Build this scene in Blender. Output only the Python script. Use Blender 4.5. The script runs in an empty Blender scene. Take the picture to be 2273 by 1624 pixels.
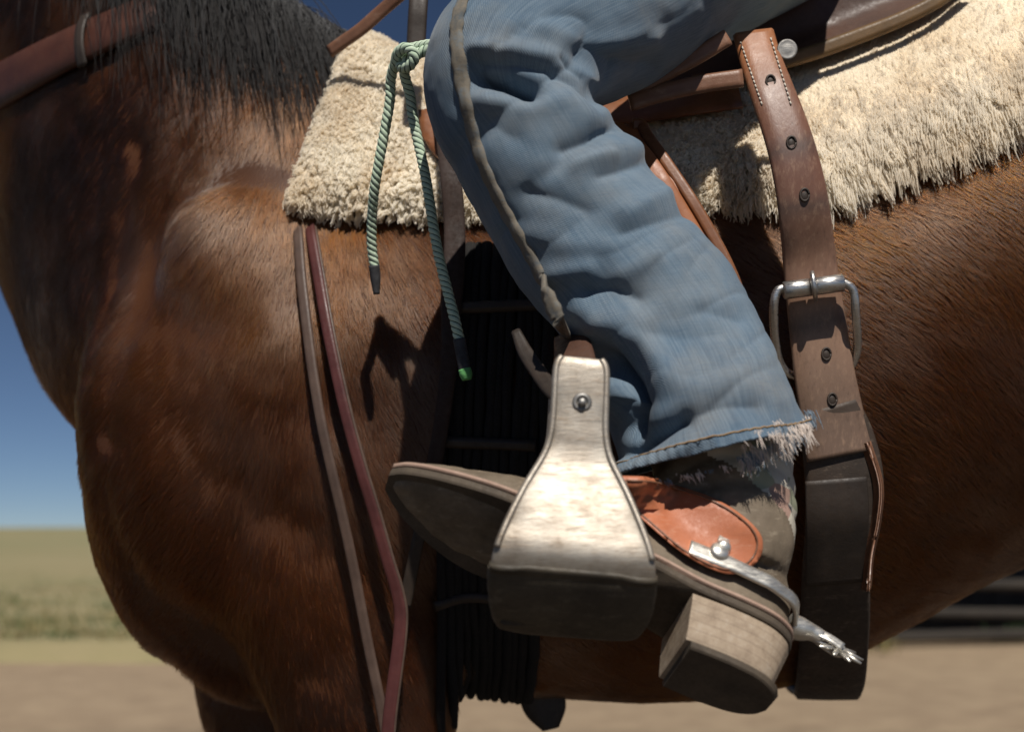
import bpy, bmesh, math, random
import numpy as np
from mathutils import Vector, Matrix
from mathutils.bvhtree import BVHTree

random.seed(7)
RNG = np.random.default_rng(7)
R = math.radians
scene = bpy.context.scene
COL = scene.collection

# ------------------------------------------------------------------ camera
HC = 0.97          # camera height
F = 2925.0         # focal length in survey units (picture is 2255 units wide)
CX, HOR = 1136.5, 1130.0
cam_d = bpy.data.cameras.new('camera')
cam_d.sensor_width = 36.0
cam_d.lens = 36.0 * F / 2255.0
cam_d.shift_y = (HOR - 761.5) / 2255.0
cam_d.clip_start = 0.02
cam_d.clip_end = 6000.0
cam_d.dof.use_dof = True
cam_d.dof.focus_distance = 1.20
cam_d.dof.aperture_fstop = 4.5
cam = bpy.data.objects.new('camera', cam_d)
cam.location = (0, 0, HC)
cam.rotation_euler = (R(90), 0, 0)
COL.objects.link(cam)
scene.camera = cam

# ------------------------------------------------------------------ sky and sun
SUN = Vector((0.10, -0.55, 0.82)).normalized()
world = bpy.data.worlds.new('World')
scene.world = world
world.use_nodes = True
wn = world.node_tree.nodes
wl = world.node_tree.links
wn.clear()
sky = wn.new('ShaderNodeTexSky')
sky.sky_type = 'NISHITA'
sky.sun_disc = False
sky.sun_elevation = math.asin(SUN.z)
sky.sun_rotation = math.atan2(SUN.x, SUN.y)
sky.altitude = 3000
sky.air_density = 0.6
sky.dust_density = 0.0
sky.ozone_density = 3.0
bg = wn.new('ShaderNodeBackground')
bg.inputs['Strength'].default_value = 0.05
wo = wn.new('ShaderNodeOutputWorld')
wl.new(sky.outputs['Color'], bg.inputs['Color'])
wl.new(bg.outputs['Background'], wo.inputs['Surface'])
sun_d = bpy.data.lights.new('sun', 'SUN')
sun_d.energy = 4.8
sun_d.angle = R(0.53)
sun_d.color = (1.0, 0.945, 0.87)
sun = bpy.data.objects.new('sun', sun_d)
sun.rotation_euler = SUN.to_track_quat('Z', 'Y').to_euler()
sun.location = (3, -4, 9)
COL.objects.link(sun)
vs = scene.view_settings
vs.view_transform = 'Standard'
vs.look = 'None'
vs.exposure = 0.0
vs.gamma = 1.0
vs.use_curve_mapping = False
scene.cycles.use_denoising = True
scene.cycles.max_bounces = 8
scene.cycles_curves.shape = 'RIBBONS'


# ------------------------------------------------------------------ helpers
def W(zx, zy, y):
    """survey point (zx, zy) at distance y -> world"""
    return np.array(((zx - CX) / F * y, y, HC - (zy - HOR) / F * y))


def cr(pts, n):
    """Catmull-Rom through pts (k, d), n samples, uniform in control index"""
    p = np.asarray(pts, float)
    if p.ndim == 1:
        p = p[:, None]
    p = np.vstack([2 * p[0] - p[1], p, 2 * p[-1] - p[-2]])
    k = len(p) - 3
    t = np.linspace(0, k, n)
    i = np.minimum(t.astype(int), k - 1)
    f = (t - i)[:, None]
    a, b, c, d = p[i], p[i + 1], p[i + 2], p[i + 3]
    return 0.5 * (2 * b + (c - a) * f + (2 * a - 5 * b + 4 * c - d) * f ** 2 + (3 * b - a - 3 * c + d) * f ** 3)


class Noise:
    def __init__(self, seed):
        self.t = np.random.default_rng(seed).random((32, 32, 32))

    def __call__(self, p, s):
        q = np.asarray(p) * s
        i = np.floor(q).astype(int)
        f = q - i
        f = f * f * (3 - 2 * f)
        r = 0
        for dx in (0, 1):
            for dy in (0, 1):
                for dz in (0, 1):
                    w = (f[:, 0] if dx else 1 - f[:, 0]) * (f[:, 1] if dy else 1 - f[:, 1]) * (f[:, 2] if dz else 1 - f[:, 2])
                    r = r + w * self.t[(i[:, 0] + dx) % 32, (i[:, 1] + dy) % 32, (i[:, 2] + dz) % 32]
        return r


NZ = Noise(3)
NZ2 = Noise(11)


def fbm(p, s, o=3, nz=None):
    nz = nz or NZ
    r, a, tot = 0, 1.0, 0
    for k in range(o):
        r = r + a * nz(np.asarray(p) + 7.3 * k, s * 2 ** k)
        tot += a
        a *= 0.5
    return r / tot


def link(o, parent=None):
    COL.objects.link(o)
    if parent is not None:
        o.parent = parent
    return o


def tag(o, label=None, cat=None, group=None, kind=None):
    for k, v in (('label', label), ('category', cat), ('group', group), ('kind', kind)):
        if v:
            o[k] = v
    return o


def empty(name, label, cat, loc=(0, 0, 0)):
    o = bpy.data.objects.new(name, None)
    o.empty_display_size = 0.05
    COL.objects.link(o)
    tag(o, label, cat)
    return o


def mesh(name, verts, faces, mat, parent=None, smooth=True, uv=None):
    me = bpy.data.meshes.new(name)
    me.from_pydata([tuple(v) for v in verts], [], [tuple(int(q) for q in f) for f in faces])
    me.update()
    if smooth:
        me.polygons.foreach_set('use_smooth', [True] * len(me.polygons))
    if uv is not None:
        l = me.uv_layers.new(name='UVMap')
        vi = np.empty(len(me.loops), int)
        me.loops.foreach_get('vertex_index', vi)
        l.data.foreach_set('uv', np.asarray(uv)[vi].astype(np.float32).ravel())
    me.materials.append(mat)
    o = bpy.data.objects.new(name, me)
    return link(o, parent)


def fix_normals(o):
    bm = bmesh.new()
    bm.from_mesh(o.data)
    bmesh.ops.recalc_face_normals(bm, faces=bm.faces)
    bm.to_mesh(o.data)
    bm.free()
    return o


def bvh_of(o):
    me = o.data
    v = np.empty(len(me.vertices) * 3)
    me.vertices.foreach_get('co', v)
    return BVHTree.FromPolygons([tuple(q) for q in v.reshape(-1, 3)], [tuple(p.vertices) for p in me.polygons])


def norm(v):
    v = np.asarray(v, float)
    return v / (np.linalg.norm(v, axis=-1, keepdims=True) + 1e-12)


def grid_faces(nr, nc, close_c=False, close_r=False):
    f = []
    for i in range(nr if close_r else nr - 1):
        for j in range(nc if close_c else nc - 1):
            a, b = i, (i + 1) % nr
            c, d = j, (j + 1) % nc
            f.append((a * nc + c, a * nc + d, b * nc + d, b * nc + c))
    return f


def loft(rings, caps=True):
    """rings (n, m, 3) closed loops -> verts, faces"""
    rings = np.asarray(rings)
    n, m, _ = rings.shape
    v = list(rings.reshape(-1, 3))
    f = grid_faces(n, m, close_c=True)
    if caps:
        for i in (0, n - 1):
            c = len(v)
            v.append(rings[i].mean(0))
            for j in range(m):
                a, b = i * m + j, i * m + (j + 1) % m
                f.append((c, b, a) if i == 0 else (c, a, b))
    return v, f


def frames(pts, up=None):
    pts = np.asarray(pts, float)
    t = norm(np.gradient(pts, axis=0))
    if up is not None:
        up = np.broadcast_to(np.asarray(up, float), pts.shape)
        s = norm(np.cross(t, up))
        u = np.cross(s, t)
        return t, s, u
    s = np.zeros_like(pts)
    u = np.zeros_like(pts)
    ref = np.array((0, -1.0, 0.13))
    for i in range(len(pts)):
        a = ref - t[i] * np.dot(ref, t[i])
        a /= np.linalg.norm(a)
        u[i] = a
        s[i] = np.cross(t[i], a)
        ref = a
    return t, s, u


def tube(name, pts, rad, mat, parent=None, m=12, n=None):
    p = cr(pts, n) if n else np.asarray(pts, float)
    r = np.atleast_1d(rad)
    r = np.interp(np.linspace(0, 1, len(p)), np.linspace(0, 1, len(r)), r)
    t, s, u = frames(p)
    a = np.linspace(0, 2 * np.pi, m, endpoint=False)
    rings = p[:, None] + r[:, None, None] * (np.cos(a)[None, :, None] * s[:, None] + np.sin(a)[None, :, None] * u[:, None])
    v, f = loft(rings)
    L = np.concatenate([[0], np.cumsum(np.linalg.norm(np.diff(p, axis=0), axis=1))])
    uv = np.stack([np.tile(np.arange(m) / m, len(p)), np.repeat(L, m)], 1)
    uv = np.vstack([uv, uv[:1], uv[-1:]])
    return mesh(name, v, f, mat, parent, uv=uv)


def strip(name, pts, width, thick, mat, parent=None, up=(0, -1, 0), n=None, rnd=0.35, belly=0.0):
    """leather strap: rounded rectangular section swept along pts; up = outward normal(s)"""
    p = np.asarray(pts, float)
    w = np.atleast_1d(width).astype(float)
    up = np.asarray(up, float)
    if n:
        k = len(p)
        p2 = cr(p, n)
        if up.ndim == 2:
            up = norm(cr(up, n))
        if len(w) == k:
            w = cr(w, n)[:, 0]
        p = p2
    w = np.interp(np.linspace(0, 1, len(p)), np.linspace(0, 1, len(w)), w)
    t, s, u = frames(p, up)
    h = thick / 2
    b = min(thick * rnd, thick * 0.49)
    prof = []
    nw = 7
    for k in range(nw):
        x = -1 + 2 * k / (nw - 1)
        prof.append((x, 1, 0))
    for k in range(nw):
        x = 1 - 2 * k / (nw - 1)
        prof.append((x, -1, 0))
    rings = np.zeros((len(p), len(prof), 3))
    uvs = np.zeros((len(p), len(prof), 2))
    L = np.concatenate([[0], np.cumsum(np.linalg.norm(np.diff(p, axis=0), axis=1))])
    for j, (x, z, _) in enumerate(prof):
        edge = abs(x) > 0.99
        zz = (h - (b if edge else 0)) * z + (belly * (1 - x * x) if z > 0 else belly * (1 - x * x) * 0.8)
        xx = x * (w / 2) if edge else x * (w / 2 - 0)
        if not edge and abs(x) > 0.6:
            xx = np.sign(x) * (w / 2 - b)
        rings[:, j] = p + s * xx[:, None] + u * zz
        uvs[:, j, 0] = xx
        uvs[:, j, 1] = L
    v, f = loft(rings)
    uv = np.vstack([uvs.reshape(-1, 2), uvs[0, :1], uvs[-1, :1]])
    return mesh(name, v, f, mat, parent, uv=uv)


def slab(name, poly, surf, thick, mat, parent=None, step=0.006, bevel=0.3):
    """leather sheet: closed outline poly (k, 2 in world x, z), front surface y = surf(x, z); real thickness away from the viewer"""
    poly = np.asarray(poly, float)
    bm = bmesh.new()
    # boundary
    per = np.linalg.norm(np.roll(poly, -1, 0) - poly, axis=1)
    bpts = []
    for i in range(len(poly)):
        k = max(1, int(per[i] / step))
        for j in range(k):
            bpts.append(poly[i] + (poly[(i + 1) % len(poly)] - poly[i]) * j / k)
    bpts = np.array(bpts)
    vb = [bm.verts.new((x, 0, z)) for x, z in bpts]
    bm.faces.new(vb)
    # bisect into a fine grid
    lo, hi = bpts.min(0), bpts.max(0)
    for ax, (a, b) in enumerate(zip(lo, hi)):
        for c in np.arange(a + step, b, step):
            co = (c, 0, 0) if ax == 0 else (0, 0, c)
            no = (1, 0, 0) if ax == 0 else (0, 0, 1)
            bmesh.ops.bisect_plane(bm, geom=bm.verts[:] + bm.edges[:] + bm.faces[:], plane_co=co, plane_no=no, dist=1e-6)
    bmesh.ops.remove_doubles(bm, verts=bm.verts, dist=step * 0.02)
    bound = {v for e in bm.edges if e.is_boundary for v in e.verts}
    front = {}
    for v in bm.verts[:]:
        y = surf(v.co.x, v.co.z)
        v.co.y = y + (thick * bevel if v in bound else 0)
    ret = bmesh.ops.extrude_face_region(bm, geom=bm.faces[:])
    nv = [g for g in ret['geom'] if isinstance(g, bmesh.types.BMVert)]
    for v in nv:
        v.co.y += thick * (1 - 0.0)
    bmesh.ops.recalc_face_normals(bm, faces=bm.faces)
    me = bpy.data.meshes.new(name)
    uvl = bm.loops.layers.uv.new('UVMap')
    for fc in bm.faces:
        fc.smooth = True
        for l in fc.loops:
            l[uvl].uv = (l.vert.co.x, l.vert.co.z)
    bm.to_mesh(me)
    bm.free()
    me.materials.append(mat)
    return link(bpy.data.objects.new(name, me), parent)


def strands(name, pts, rad, col, mat, parent=None):
    """hair: pts (n, k, 3), rad (k,) taper, col (n, 3)"""
    n, k, _ = pts.shape
    hc = bpy.data.hair_curves.new(name)
    hc.add_curves([k] * n)
    hc.points.foreach_set('position', pts.astype(np.float32).ravel())
    ra = hc.attributes.get('radius') or hc.attributes.new('radius', 'FLOAT', 'POINT')
    rad = np.asarray(rad)
    if rad.ndim == 1:
        rad = np.tile(rad, (n, 1))
    ra.data.foreach_set('value', rad.astype(np.float32).ravel())
    ca = hc.attributes.new('strand_colour', 'FLOAT_COLOR', 'CURVE')
    ca.data.foreach_set('color', np.hstack([col, np.ones((n, 1))]).astype(np.float32).ravel())
    hc.materials.append(mat)
    return link(bpy.data.objects.new(name, hc), parent)


def sample_surface(o, n, keep=None):
    """random points, normals on a mesh; keep(centres, normals) -> mask of triangles"""
    me = o.data
    me.calc_loop_triangles()
    v = np.empty(len(me.vertices) * 3)
    me.vertices.foreach_get('co', v)
    v = v.reshape(-1, 3)
    vn = np.empty(len(me.vertices) * 3)
    me.vertices.foreach_get('normal', vn)
    vn = vn.reshape(-1, 3)
    t = np.empty(len(me.loop_triangles) * 3, int)
    me.loop_triangles.foreach_get('vertices', t)
    t = t.reshape(-1, 3)
    c = v[t].mean(1)
    nn = norm(np.cross(v[t[:, 1]] - v[t[:, 0]], v[t[:, 2]] - v[t[:, 0]]))
    ar = 0.5 * np.linalg.norm(np.cross(v[t[:, 1]] - v[t[:, 0]], v[t[:, 2]] - v[t[:, 0]]), axis=1)
    if keep is not None:
        ar = ar * keep(c, nn)
    idx = RNG.choice(len(t), n, p=ar / ar.sum())
    r1, r2 = np.sqrt(RNG.random(n)), RNG.random(n)
    b = np.stack([1 - r1, r1 * (1 - r2), r1 * r2], 1)[:, :, None]
    return (v[t[idx]] * b).sum(1), norm((vn[t[idx]] * b).sum(1))


def to_survey(p):
    return CX + p[:, 0] / p[:, 1] * F, HOR - (p[:, 2] - HC) / p[:, 1] * F


# ------------------------------------------------------------------ materials
class Mat:
    def __init__(self, name):
        self.m = bpy.data.materials.new(name)
        self.m.use_nodes = True
        self.nt = self.m.node_tree
        self.n = self.nt.nodes
        self.b = self.n['Principled BSDF']
        self.out = self.n['Material Output']

    def node(self, t, **kw):
        x = self.n.new(t)
        for k, v in kw.items():
            setattr(x, k, v)
        return x

    def link(self, a, b):
        self.nt.links.new(a, b)

    def coord(self, which='Object', scale=(1, 1, 1), rot=(0, 0, 0)):
        tc = self.node('ShaderNodeTexCoord')
        mp = self.node('ShaderNodeMapping')
        mp.inputs['Scale'].default_value = scale
        mp.inputs['Rotation'].default_value = rot
        self.link(tc.outputs[which], mp.inputs['Vector'])
        return mp.outputs['Vector']

    def noise(self, vec, scale, detail=4, rough=0.6):
        x = self.node('ShaderNodeTexNoise')
        x.inputs['Scale'].default_value = scale
        x.inputs['Detail'].default_value = detail
        x.inputs['Roughness'].default_value = rough
        self.link(vec, x.inputs['Vector'])
        return x.outputs['Fac']

    def ramp(self, fac, stops):
        x = self.node('ShaderNodeValToRGB')
        e = x.color_ramp.elements
        while len(e) < len(stops):
            e.new(0.5)
        for el, (p, c) in zip(e, stops):
            el.position = p
            el.color = (*c, 1) if len(c) == 3 else c
        self.link(fac, x.inputs['Fac'])
        return x.outputs['Color']

    def mix(self, fac, a, b, mode='MIX'):
        x = self.node('ShaderNodeMix', data_type='RGBA', blend_type=mode)
        for i, v in ((0, fac), (6, a), (7, b)):
            if hasattr(v, 'is_linked') or isinstance(v, bpy.types.NodeSocket):
                self.link(v, x.inputs[i])
            else:
                x.inputs[i].default_value = v if i == 0 else (*v, 1)
        return x.outputs[2]

    def math(self, op, a, b=0.0):
        x = self.node('ShaderNodeMath', operation=op)
        for i, v in ((0, a), (1, b)):
            if isinstance(v, bpy.types.NodeSocket):
                self.link(v, x.inputs[i])
            else:
                x.inputs[i].default_value = v
        return x.outputs[0]

    def bump(self, h, strength=0.3, dist=0.002, prev=None):
        x = self.node('ShaderNodeBump')
        x.inputs['Strength'].default_value = strength
        x.inputs['Distance'].default_value = dist
        self.link(h, x.inputs['Height'])
        if prev is not None:
            self.link(prev, x.inputs['Normal'])
        return x.outputs['Normal']

    def set(self, **kw):
        for k, v in kw.items():
            k = k.replace('_', ' ')
            if isinstance(v, bpy.types.NodeSocket):
                self.link(v, self.b.inputs[k])
            else:
                self.b.inputs[k].default_value = (*v, 1) if isinstance(v, tuple) and len(v) == 3 else v
        return self.m


def leather(name, c1, c2, rough=0.5, scale=18, scuff=None, grain=0.25):
    m = Mat(name)
    v = m.coord('Object')
    n1 = m.noise(v, scale, 5, 0.65)
    col = m.ramp(n1, [(0.32, c1), (0.68, c2)])
    n2 = m.noise(v, scale * 9, 3, 0.7)
    col = m.mix(m.math('MULTIPLY', n2, 0.35), col, tuple(c * 0.55 for c in c1))
    if scuff:
        n3 = m.noise(m.coord('Object', (1, 1, 3.0)), scale * 2.3, 6, 0.75)
        f = m.ramp(n3, [(0.55, (0, 0, 0)), (0.72, (1, 1, 1))])
        col = m.mix(m.math('MULTIPLY', f, 0.6), col, scuff)
    g = m.noise(v, 900, 2, 0.5)
    nrm = m.bump(g, grain, 0.0006)
    nrm = m.bump(n1, 0.25, 0.003, nrm)
    rr = m.ramp(n2, [(0.3, (rough - 0.1,) * 3), (0.7, (rough + 0.15,) * 3)])
    return m.set(Base_Color=col, Roughness=rr, Normal=nrm, Specular_IOR_Level=0.45)


def metal(name, c1, c2, metallic=0.9, rough=0.35, scale=40):
    m = Mat(name)
    v = m.coord('Object')
    n1 = m.noise(v, scale, 6, 0.7)
    n2 = m.noise(m.coord('Object', (1, 1, 6)), scale * 3, 4, 0.7)
    col = m.ramp(n1, [(0.35, c1), (0.65, c2)])
    rr = m.ramp(n2, [(0.3, (rough - 0.1,) * 3), (0.75, (rough + 0.2,) * 3)])
    return m.set(Base_Color=col, Metallic=metallic, Roughness=rr, Normal=m.bump(n2, 0.15, 0.001))


def hair_mat(name, rough=0.35, radial=0.6, coat=0.0):
    m = Mat(name)
    m.n.remove(m.b)
    h = m.node('ShaderNodeBsdfHairPrincipled')
    h.parametrization = 'COLOR'
    at = m.node('ShaderNodeAttribute', attribute_name='strand_colour')
    m.link(at.outputs['Color'], h.inputs['Color'])
    h.inputs['Roughness'].default_value = rough
    h.inputs['Radial Roughness'].default_value = radial
    h.inputs['Random Roughness'].default_value = 0.15
    h.inputs['IOR'].default_value = 1.42
    m.link(h.outputs[0], m.out.inputs['Surface'])
    return m.m


def fibre_mat(name, transl=0.3, rough=0.9):
    m = Mat(name)
    at = m.node('ShaderNodeAttribute', attribute_name='strand_colour')
    m.link(at.outputs['Color'], m.b.inputs['Base Color'])
    m.b.inputs['Roughness'].default_value = rough
    m.b.inputs['Specular IOR Level'].default_value = 0.15
    tr = m.node('ShaderNodeBsdfTranslucent')
    m.link(at.outputs['Color'], tr.inputs['Color'])
    mx = m.node('ShaderNodeMixShader')
    mx.inputs[0].default_value = transl
    m.link(m.b.outputs[0], mx.inputs[1])
    m.link(tr.outputs[0], mx.inputs[2])
    m.link(mx.outputs[0], m.out.inputs['Surface'])
    return m.m


def skin_mat():
    m = Mat('bay_hide')
    v = m.coord('Object')
    n1 = m.noise(v, 5, 4, 0.6)
    col = m.ramp(n1, [(0.3, (0.040, 0.0135, 0.0042)), (0.7, (0.080, 0.027, 0.0070))])
    n2 = m.noise(m.coord('Object', (40, 40, 40)), 10, 3, 0.6)
    return m.set(Base_Color=col, Roughness=0.55, Normal=m.bump(n2, 0.3, 0.002), Specular_IOR_Level=0.3)


def ground_mat():
    m = Mat('dry_dirt')
    v = m.coord('Object')
    n0 = m.noise(v, 0.35, 5, 0.6)
    n1 = m.noise(v, 4.0, 8, 0.7)
    n2 = m.noise(v, 40, 5, 0.7)
    col = m.ramp(n0, [(0.3, (0.24, 0.17, 0.105)), (0.7, (0.33, 0.245, 0.155))])
    col = m.mix(0.5, col, m.ramp(n1, [(0.3, (0.16, 0.11, 0.07)), (0.65, (0.38, 0.29, 0.19))]))
    sp = m.node('ShaderNodeSeparateXYZ')
    m.link(v, sp.inputs[0])
    yy = m.math('ADD', sp.outputs['Y'], m.math('MULTIPLY', n0, 3.0))
    low_bounce = m.ramp(m.math('DIVIDE', yy, 10.0), [(0.62, (1, 1, 1)), (0.80, (0, 0, 0))])  # added dark soil band, out of view, to cut light bounced onto the belly
    low_bounce_soil = m.ramp(n1, [(0.3, (0.045, 0.034, 0.025)), (0.7, (0.11, 0.085, 0.06))])
    col = m.mix(low_bounce, col, low_bounce_soil)
    nrm = m.bump(n2, 0.6, 0.01)
    return m.set(Base_Color=col, Roughness=0.95, Normal=m.bump(n1, 0.6, 0.05, nrm))


def field_mat():
    m = Mat('field_turf')
    v = m.coord('Object')
    n0 = m.noise(m.coord('Object', (0.35, 1.0, 1)), 0.35, 6, 0.65)
    n1 = m.noise(v, 3.0, 6, 0.7)
    n2 = m.noise(m.coord('Object', (0.2, 1.0, 1)), 0.012, 4, 0.6)
    col = m.ramp(n0, [(0.40, (0.105, 0.135, 0.062)), (0.5, (0.24, 0.215, 0.12)), (0.60, (0.32, 0.26, 0.16))])
    col = m.mix(m.math('MULTIPLY', n1, 0.6), col, (0.20, 0.19, 0.08))
    col = m.mix(0.35, col, m.ramp(n2, [(0.4, (0.27, 0.21, 0.10)), (0.6, (0.20, 0.19, 0.085))]))
    return m.set(Base_Color=col, Roughness=1.0, Normal=m.bump(n1, 0.8, 0.06))


def denim_mat():
    m = Mat('faded_denim')
    uv = m.coord('UV')
    ob = m.coord('Object')
    n0 = m.noise(ob, 7, 6, 0.62)
    n1 = m.noise(ob, 30, 5, 0.7)
    col = m.ramp(n0, [(0.28, (0.034, 0.062, 0.098)), (0.5, (0.085, 0.135, 0.185)), (0.75, (0.185, 0.24, 0.285))])
    col = m.mix(m.math('MULTIPLY', n1, 0.45), col, (0.125, 0.172, 0.215))
    # dust
    nd = m.noise(m.coord('Object', (1, 1, 1)), 11, 5, 0.6)
    col = m.mix(m.ramp(nd, [(0.48, (0, 0, 0)), (0.72, (0.55, 0.55, 0.55))]), col, (0.27, 0.245, 0.20))
    # slub streaks across the weave
    sl = m.noise(m.coord('UV', (700, 22, 1), (0, 0, 0.12)), 1.0, 3, 0.6)
    col = m.mix(m.ramp(sl, [(0.35, (0.0, 0.0, 0.0)), (0.8, (0.55, 0.55, 0.55))]), col, (0.27, 0.33, 0.37))
    sl2 = m.noise(m.coord('UV', (60, 800, 1), (0, 0, 0.12)), 1.0, 3, 0.6)
    col = m.mix(m.ramp(sl2, [(0.5, (0.0, 0.0, 0.0)), (0.85, (0.5, 0.5, 0.5))]), col, (0.05, 0.095, 0.16))
    w = m.node('ShaderNodeTexWave', wave_type='BANDS', bands_direction='DIAGONAL')
    w.inputs['Scale'].default_value = 260
    w.inputs['Distortion'].default_value = 1.5
    w.inputs['Detail'].default_value = 2
    m.link(uv, w.inputs['Vector'])
    col = m.mix(m.math('MULTIPLY', w.outputs['Fac'], 0.35), col, (0.055, 0.10, 0.17))
    nrm = m.bump(w.outputs['Fac'], 0.35, 0.0008)
    nrm = m.bump(n1, 0.12, 0.003, nrm)
    m.b.inputs['Sheen Weight'].default_value = 0.15
    return m.set(Base_Color=col, Roughness=0.9, Normal=nrm, Specular_IOR_Level=0.15)


M = {}
M['hide'] = skin_mat()
M['coat'] = hair_mat('coat_hair', 0.26, 0.45)
M['mane'] = hair_mat('mane_hair', 0.75, 0.9)
M['dirt'] = ground_mat()
M['field'] = field_mat()
M['denim'] = denim_mat()
M['wool'] = fibre_mat('wool', 0.5)
M['thread'] = fibre_mat('thread', 0.2)
M['grass'] = fibre_mat('dry_grass', 0.3)
M['felt'] = leather('pad_backing', (0.80, 0.72, 0.58), (0.86, 0.79, 0.66), 0.9, 30)
M['saddle'] = leather('saddle_leather', (0.13, 0.045, 0.016), (0.25, 0.09, 0.03), 0.42, 14, (0.30, 0.15, 0.08))
M['tan'] = leather('tan_leather', (0.27, 0.085, 0.026), (0.36, 0.125, 0.04), 0.45, 14, (0.22, 0.10, 0.05))
M['strap'] = leather('worn_strap', (0.17, 0.075, 0.04), (0.27, 0.135, 0.08), 0.42, 20, (0.33, 0.21, 0.14))
M['cinch'] = leather('dirty_cinch', (0.035, 0.025, 0.018), (0.075, 0.05, 0.035), 0.6, 22, (0.2, 0.15, 0.11))
M['dark'] = leather('dark_leather', (0.022, 0.016, 0.012), (0.05, 0.034, 0.024), 0.55, 22)
M['rein'] = leather('rein_leather', (0.062, 0.037, 0.027), (0.12, 0.076, 0.056), 0.5, 30)
M['rein_red'] = leather('burgundy_leather', (0.062, 0.016, 0.014), (0.105, 0.030, 0.026), 0.45, 30)
M['neck_strap'] = leather('neck_strap_leather', (0.055, 0.018, 0.010), (0.09, 0.03, 0.016), 0.5, 18)
M['boot'] = leather('boot_leather', (0.10, 0.075, 0.05), (0.23, 0.18, 0.125), 0.65, 25, (0.36, 0.30, 0.22))
M['sole'] = leather('sole_leather', (0.05, 0.037, 0.026), (0.10, 0.075, 0.05), 0.75, 30)
M['welt'] = leather('welt_leather', (0.30, 0.19, 0.14), (0.42, 0.29, 0.22), 0.65, 30)
M['heel'] = leather('heel_stack', (0.26, 0.19, 0.13), (0.36, 0.28, 0.20), 0.7, 30, (0.42, 0.36, 0.30))
M['spur_strap'] = leather('orange_leather', (0.40, 0.12, 0.05), (0.52, 0.18, 0.085), 0.5, 24, (0.55, 0.30, 0.2))
M['steel'] = metal('buckle_steel', (0.52, 0.50, 0.47), (0.72, 0.70, 0.66), 0.95, 0.3)
M['silver'] = metal('spur_silver', (0.55, 0.52, 0.46), (0.78, 0.75, 0.68), 0.85, 0.35)
M['brass'] = leather('rolled_edge', (0.10, 0.055, 0.018), (0.18, 0.10, 0.036), 0.5, 30)

# ------------------------------------------------------------------ the setting
YM = 1.62          # middle plane of the horse


def build_ground():
    # dirt yard, gently uneven
    n = 90
    xs = np.linspace(-1, 1, n)
    xs = np.sign(xs) * np.abs(xs) ** 2.2 * 60
    ys = np.linspace(0, 1, n) ** 1.6 * 70 - 12
    g = np.array([(x, y, 0.0) for y in ys for x in xs])
    g[:, 2] = (fbm(np.c_[g[:, 0], g[:, 1], 0 * g[:, 0]], 0.35, 3) - 0.5) * 0.10
    near = np.exp(-((g[:, 1] - YM) ** 2 + g[:, 0] ** 2) / 30)
    g[:, 2] *= (1 - near)
    o = mesh('ground', g, grid_faces(n, n), M['dirt'])
    tag(o, kind='structure')
    # pasture: starts beyond the yard on the left, climbs to a low rise
    nx, ny = 120, 120
    xs = np.linspace(-1, 1, nx)
    xs = np.sign(xs) * np.abs(xs) ** 2.0 * 1500
    t = np.linspace(0, 1, ny)
    ys = 10.2 + 40 * t + 1860 * t ** 4
    v = []
    for y in ys:
        for x in xs:
            z = 0.07 if y > 10.25 else -0.15
            hill = 8.0 * (1 / (1 + math.exp(-(y - 620) / 130.0)))
            z += hill * (0.62 + 0.2 * math.sin(x / 340 + 1.2)) + 0.25 * math.sin(x / 13 + y / 17)*min(1, (y-10)/60)
            v.append((x, y + (0.10 if x < 0 else 0.9) * max(-40, min(40, x)) * (1 - min(1, (y - 10.2) / 60)), z))
    o = mesh('pasture', v, grid_faces(ny, nx), M['field'])
    tag(o, kind='structure')
    # bunch grass and low sage on the pasture, left of the horse
    P, Cc = [], []
    for k in range(2600):
        y = 10.6 + 42 * RNG.random() ** 1.7
        x = (-0.42 + 0.34 * RNG.random()) * y * 1.05 - 0.2 if RNG.random() < 0.8 else (RNG.random() - 0.5) * y * 1.2
        s = 0.05 + 0.14 * RNG.random()
        green = RNG.random() < 0.38
        c = np.array((0.075, 0.13, 0.055)) if green else np.array((0.28, 0.24, 0.115))
        for q in range(14):
            a = RNG.random() * 6.283
            r = s * 1.3 * RNG.random()
            b = np.array((x + r * math.cos(a), y + r * math.sin(a), 0.02))
            tip = b + np.array((math.cos(a) * s * 0.5, math.sin(a) * s * 0.5, s * (0.7 + 0.6 * RNG.random())))
            P.append((b, (b + tip) / 2 + np.array((0, 0, s * 0.12)), tip))
            Cc.append(c * (0.7 + 0.6 * RNG.random()))
    o = strands('pasture_grass', np.array(P), np.array((0.007, 0.006, 0.001)), np.array(Cc), M['grass'])
    tag(o, 'dry tufts of green and straw grass on the pasture left of the horse', 'grass', kind='stuff')


build_ground()


# ------------------------------------------------------------------ the horse
def ell_ring(c, a, b, m=28, top=0.0):
    """ring in plane spanned by vectors a (up) and b (side)"""
    p = np.linspace(0, 2 * np.pi, m, endpoint=False)
    s, co = np.sin(p), np.cos(p)
    k = 1 - top * np.clip(s, 0, 1) ** 2
    return np.asarray(c) + s[:, None] * np.asarray(a) + (co * k)[:, None] * np.asarray(b)


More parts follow.
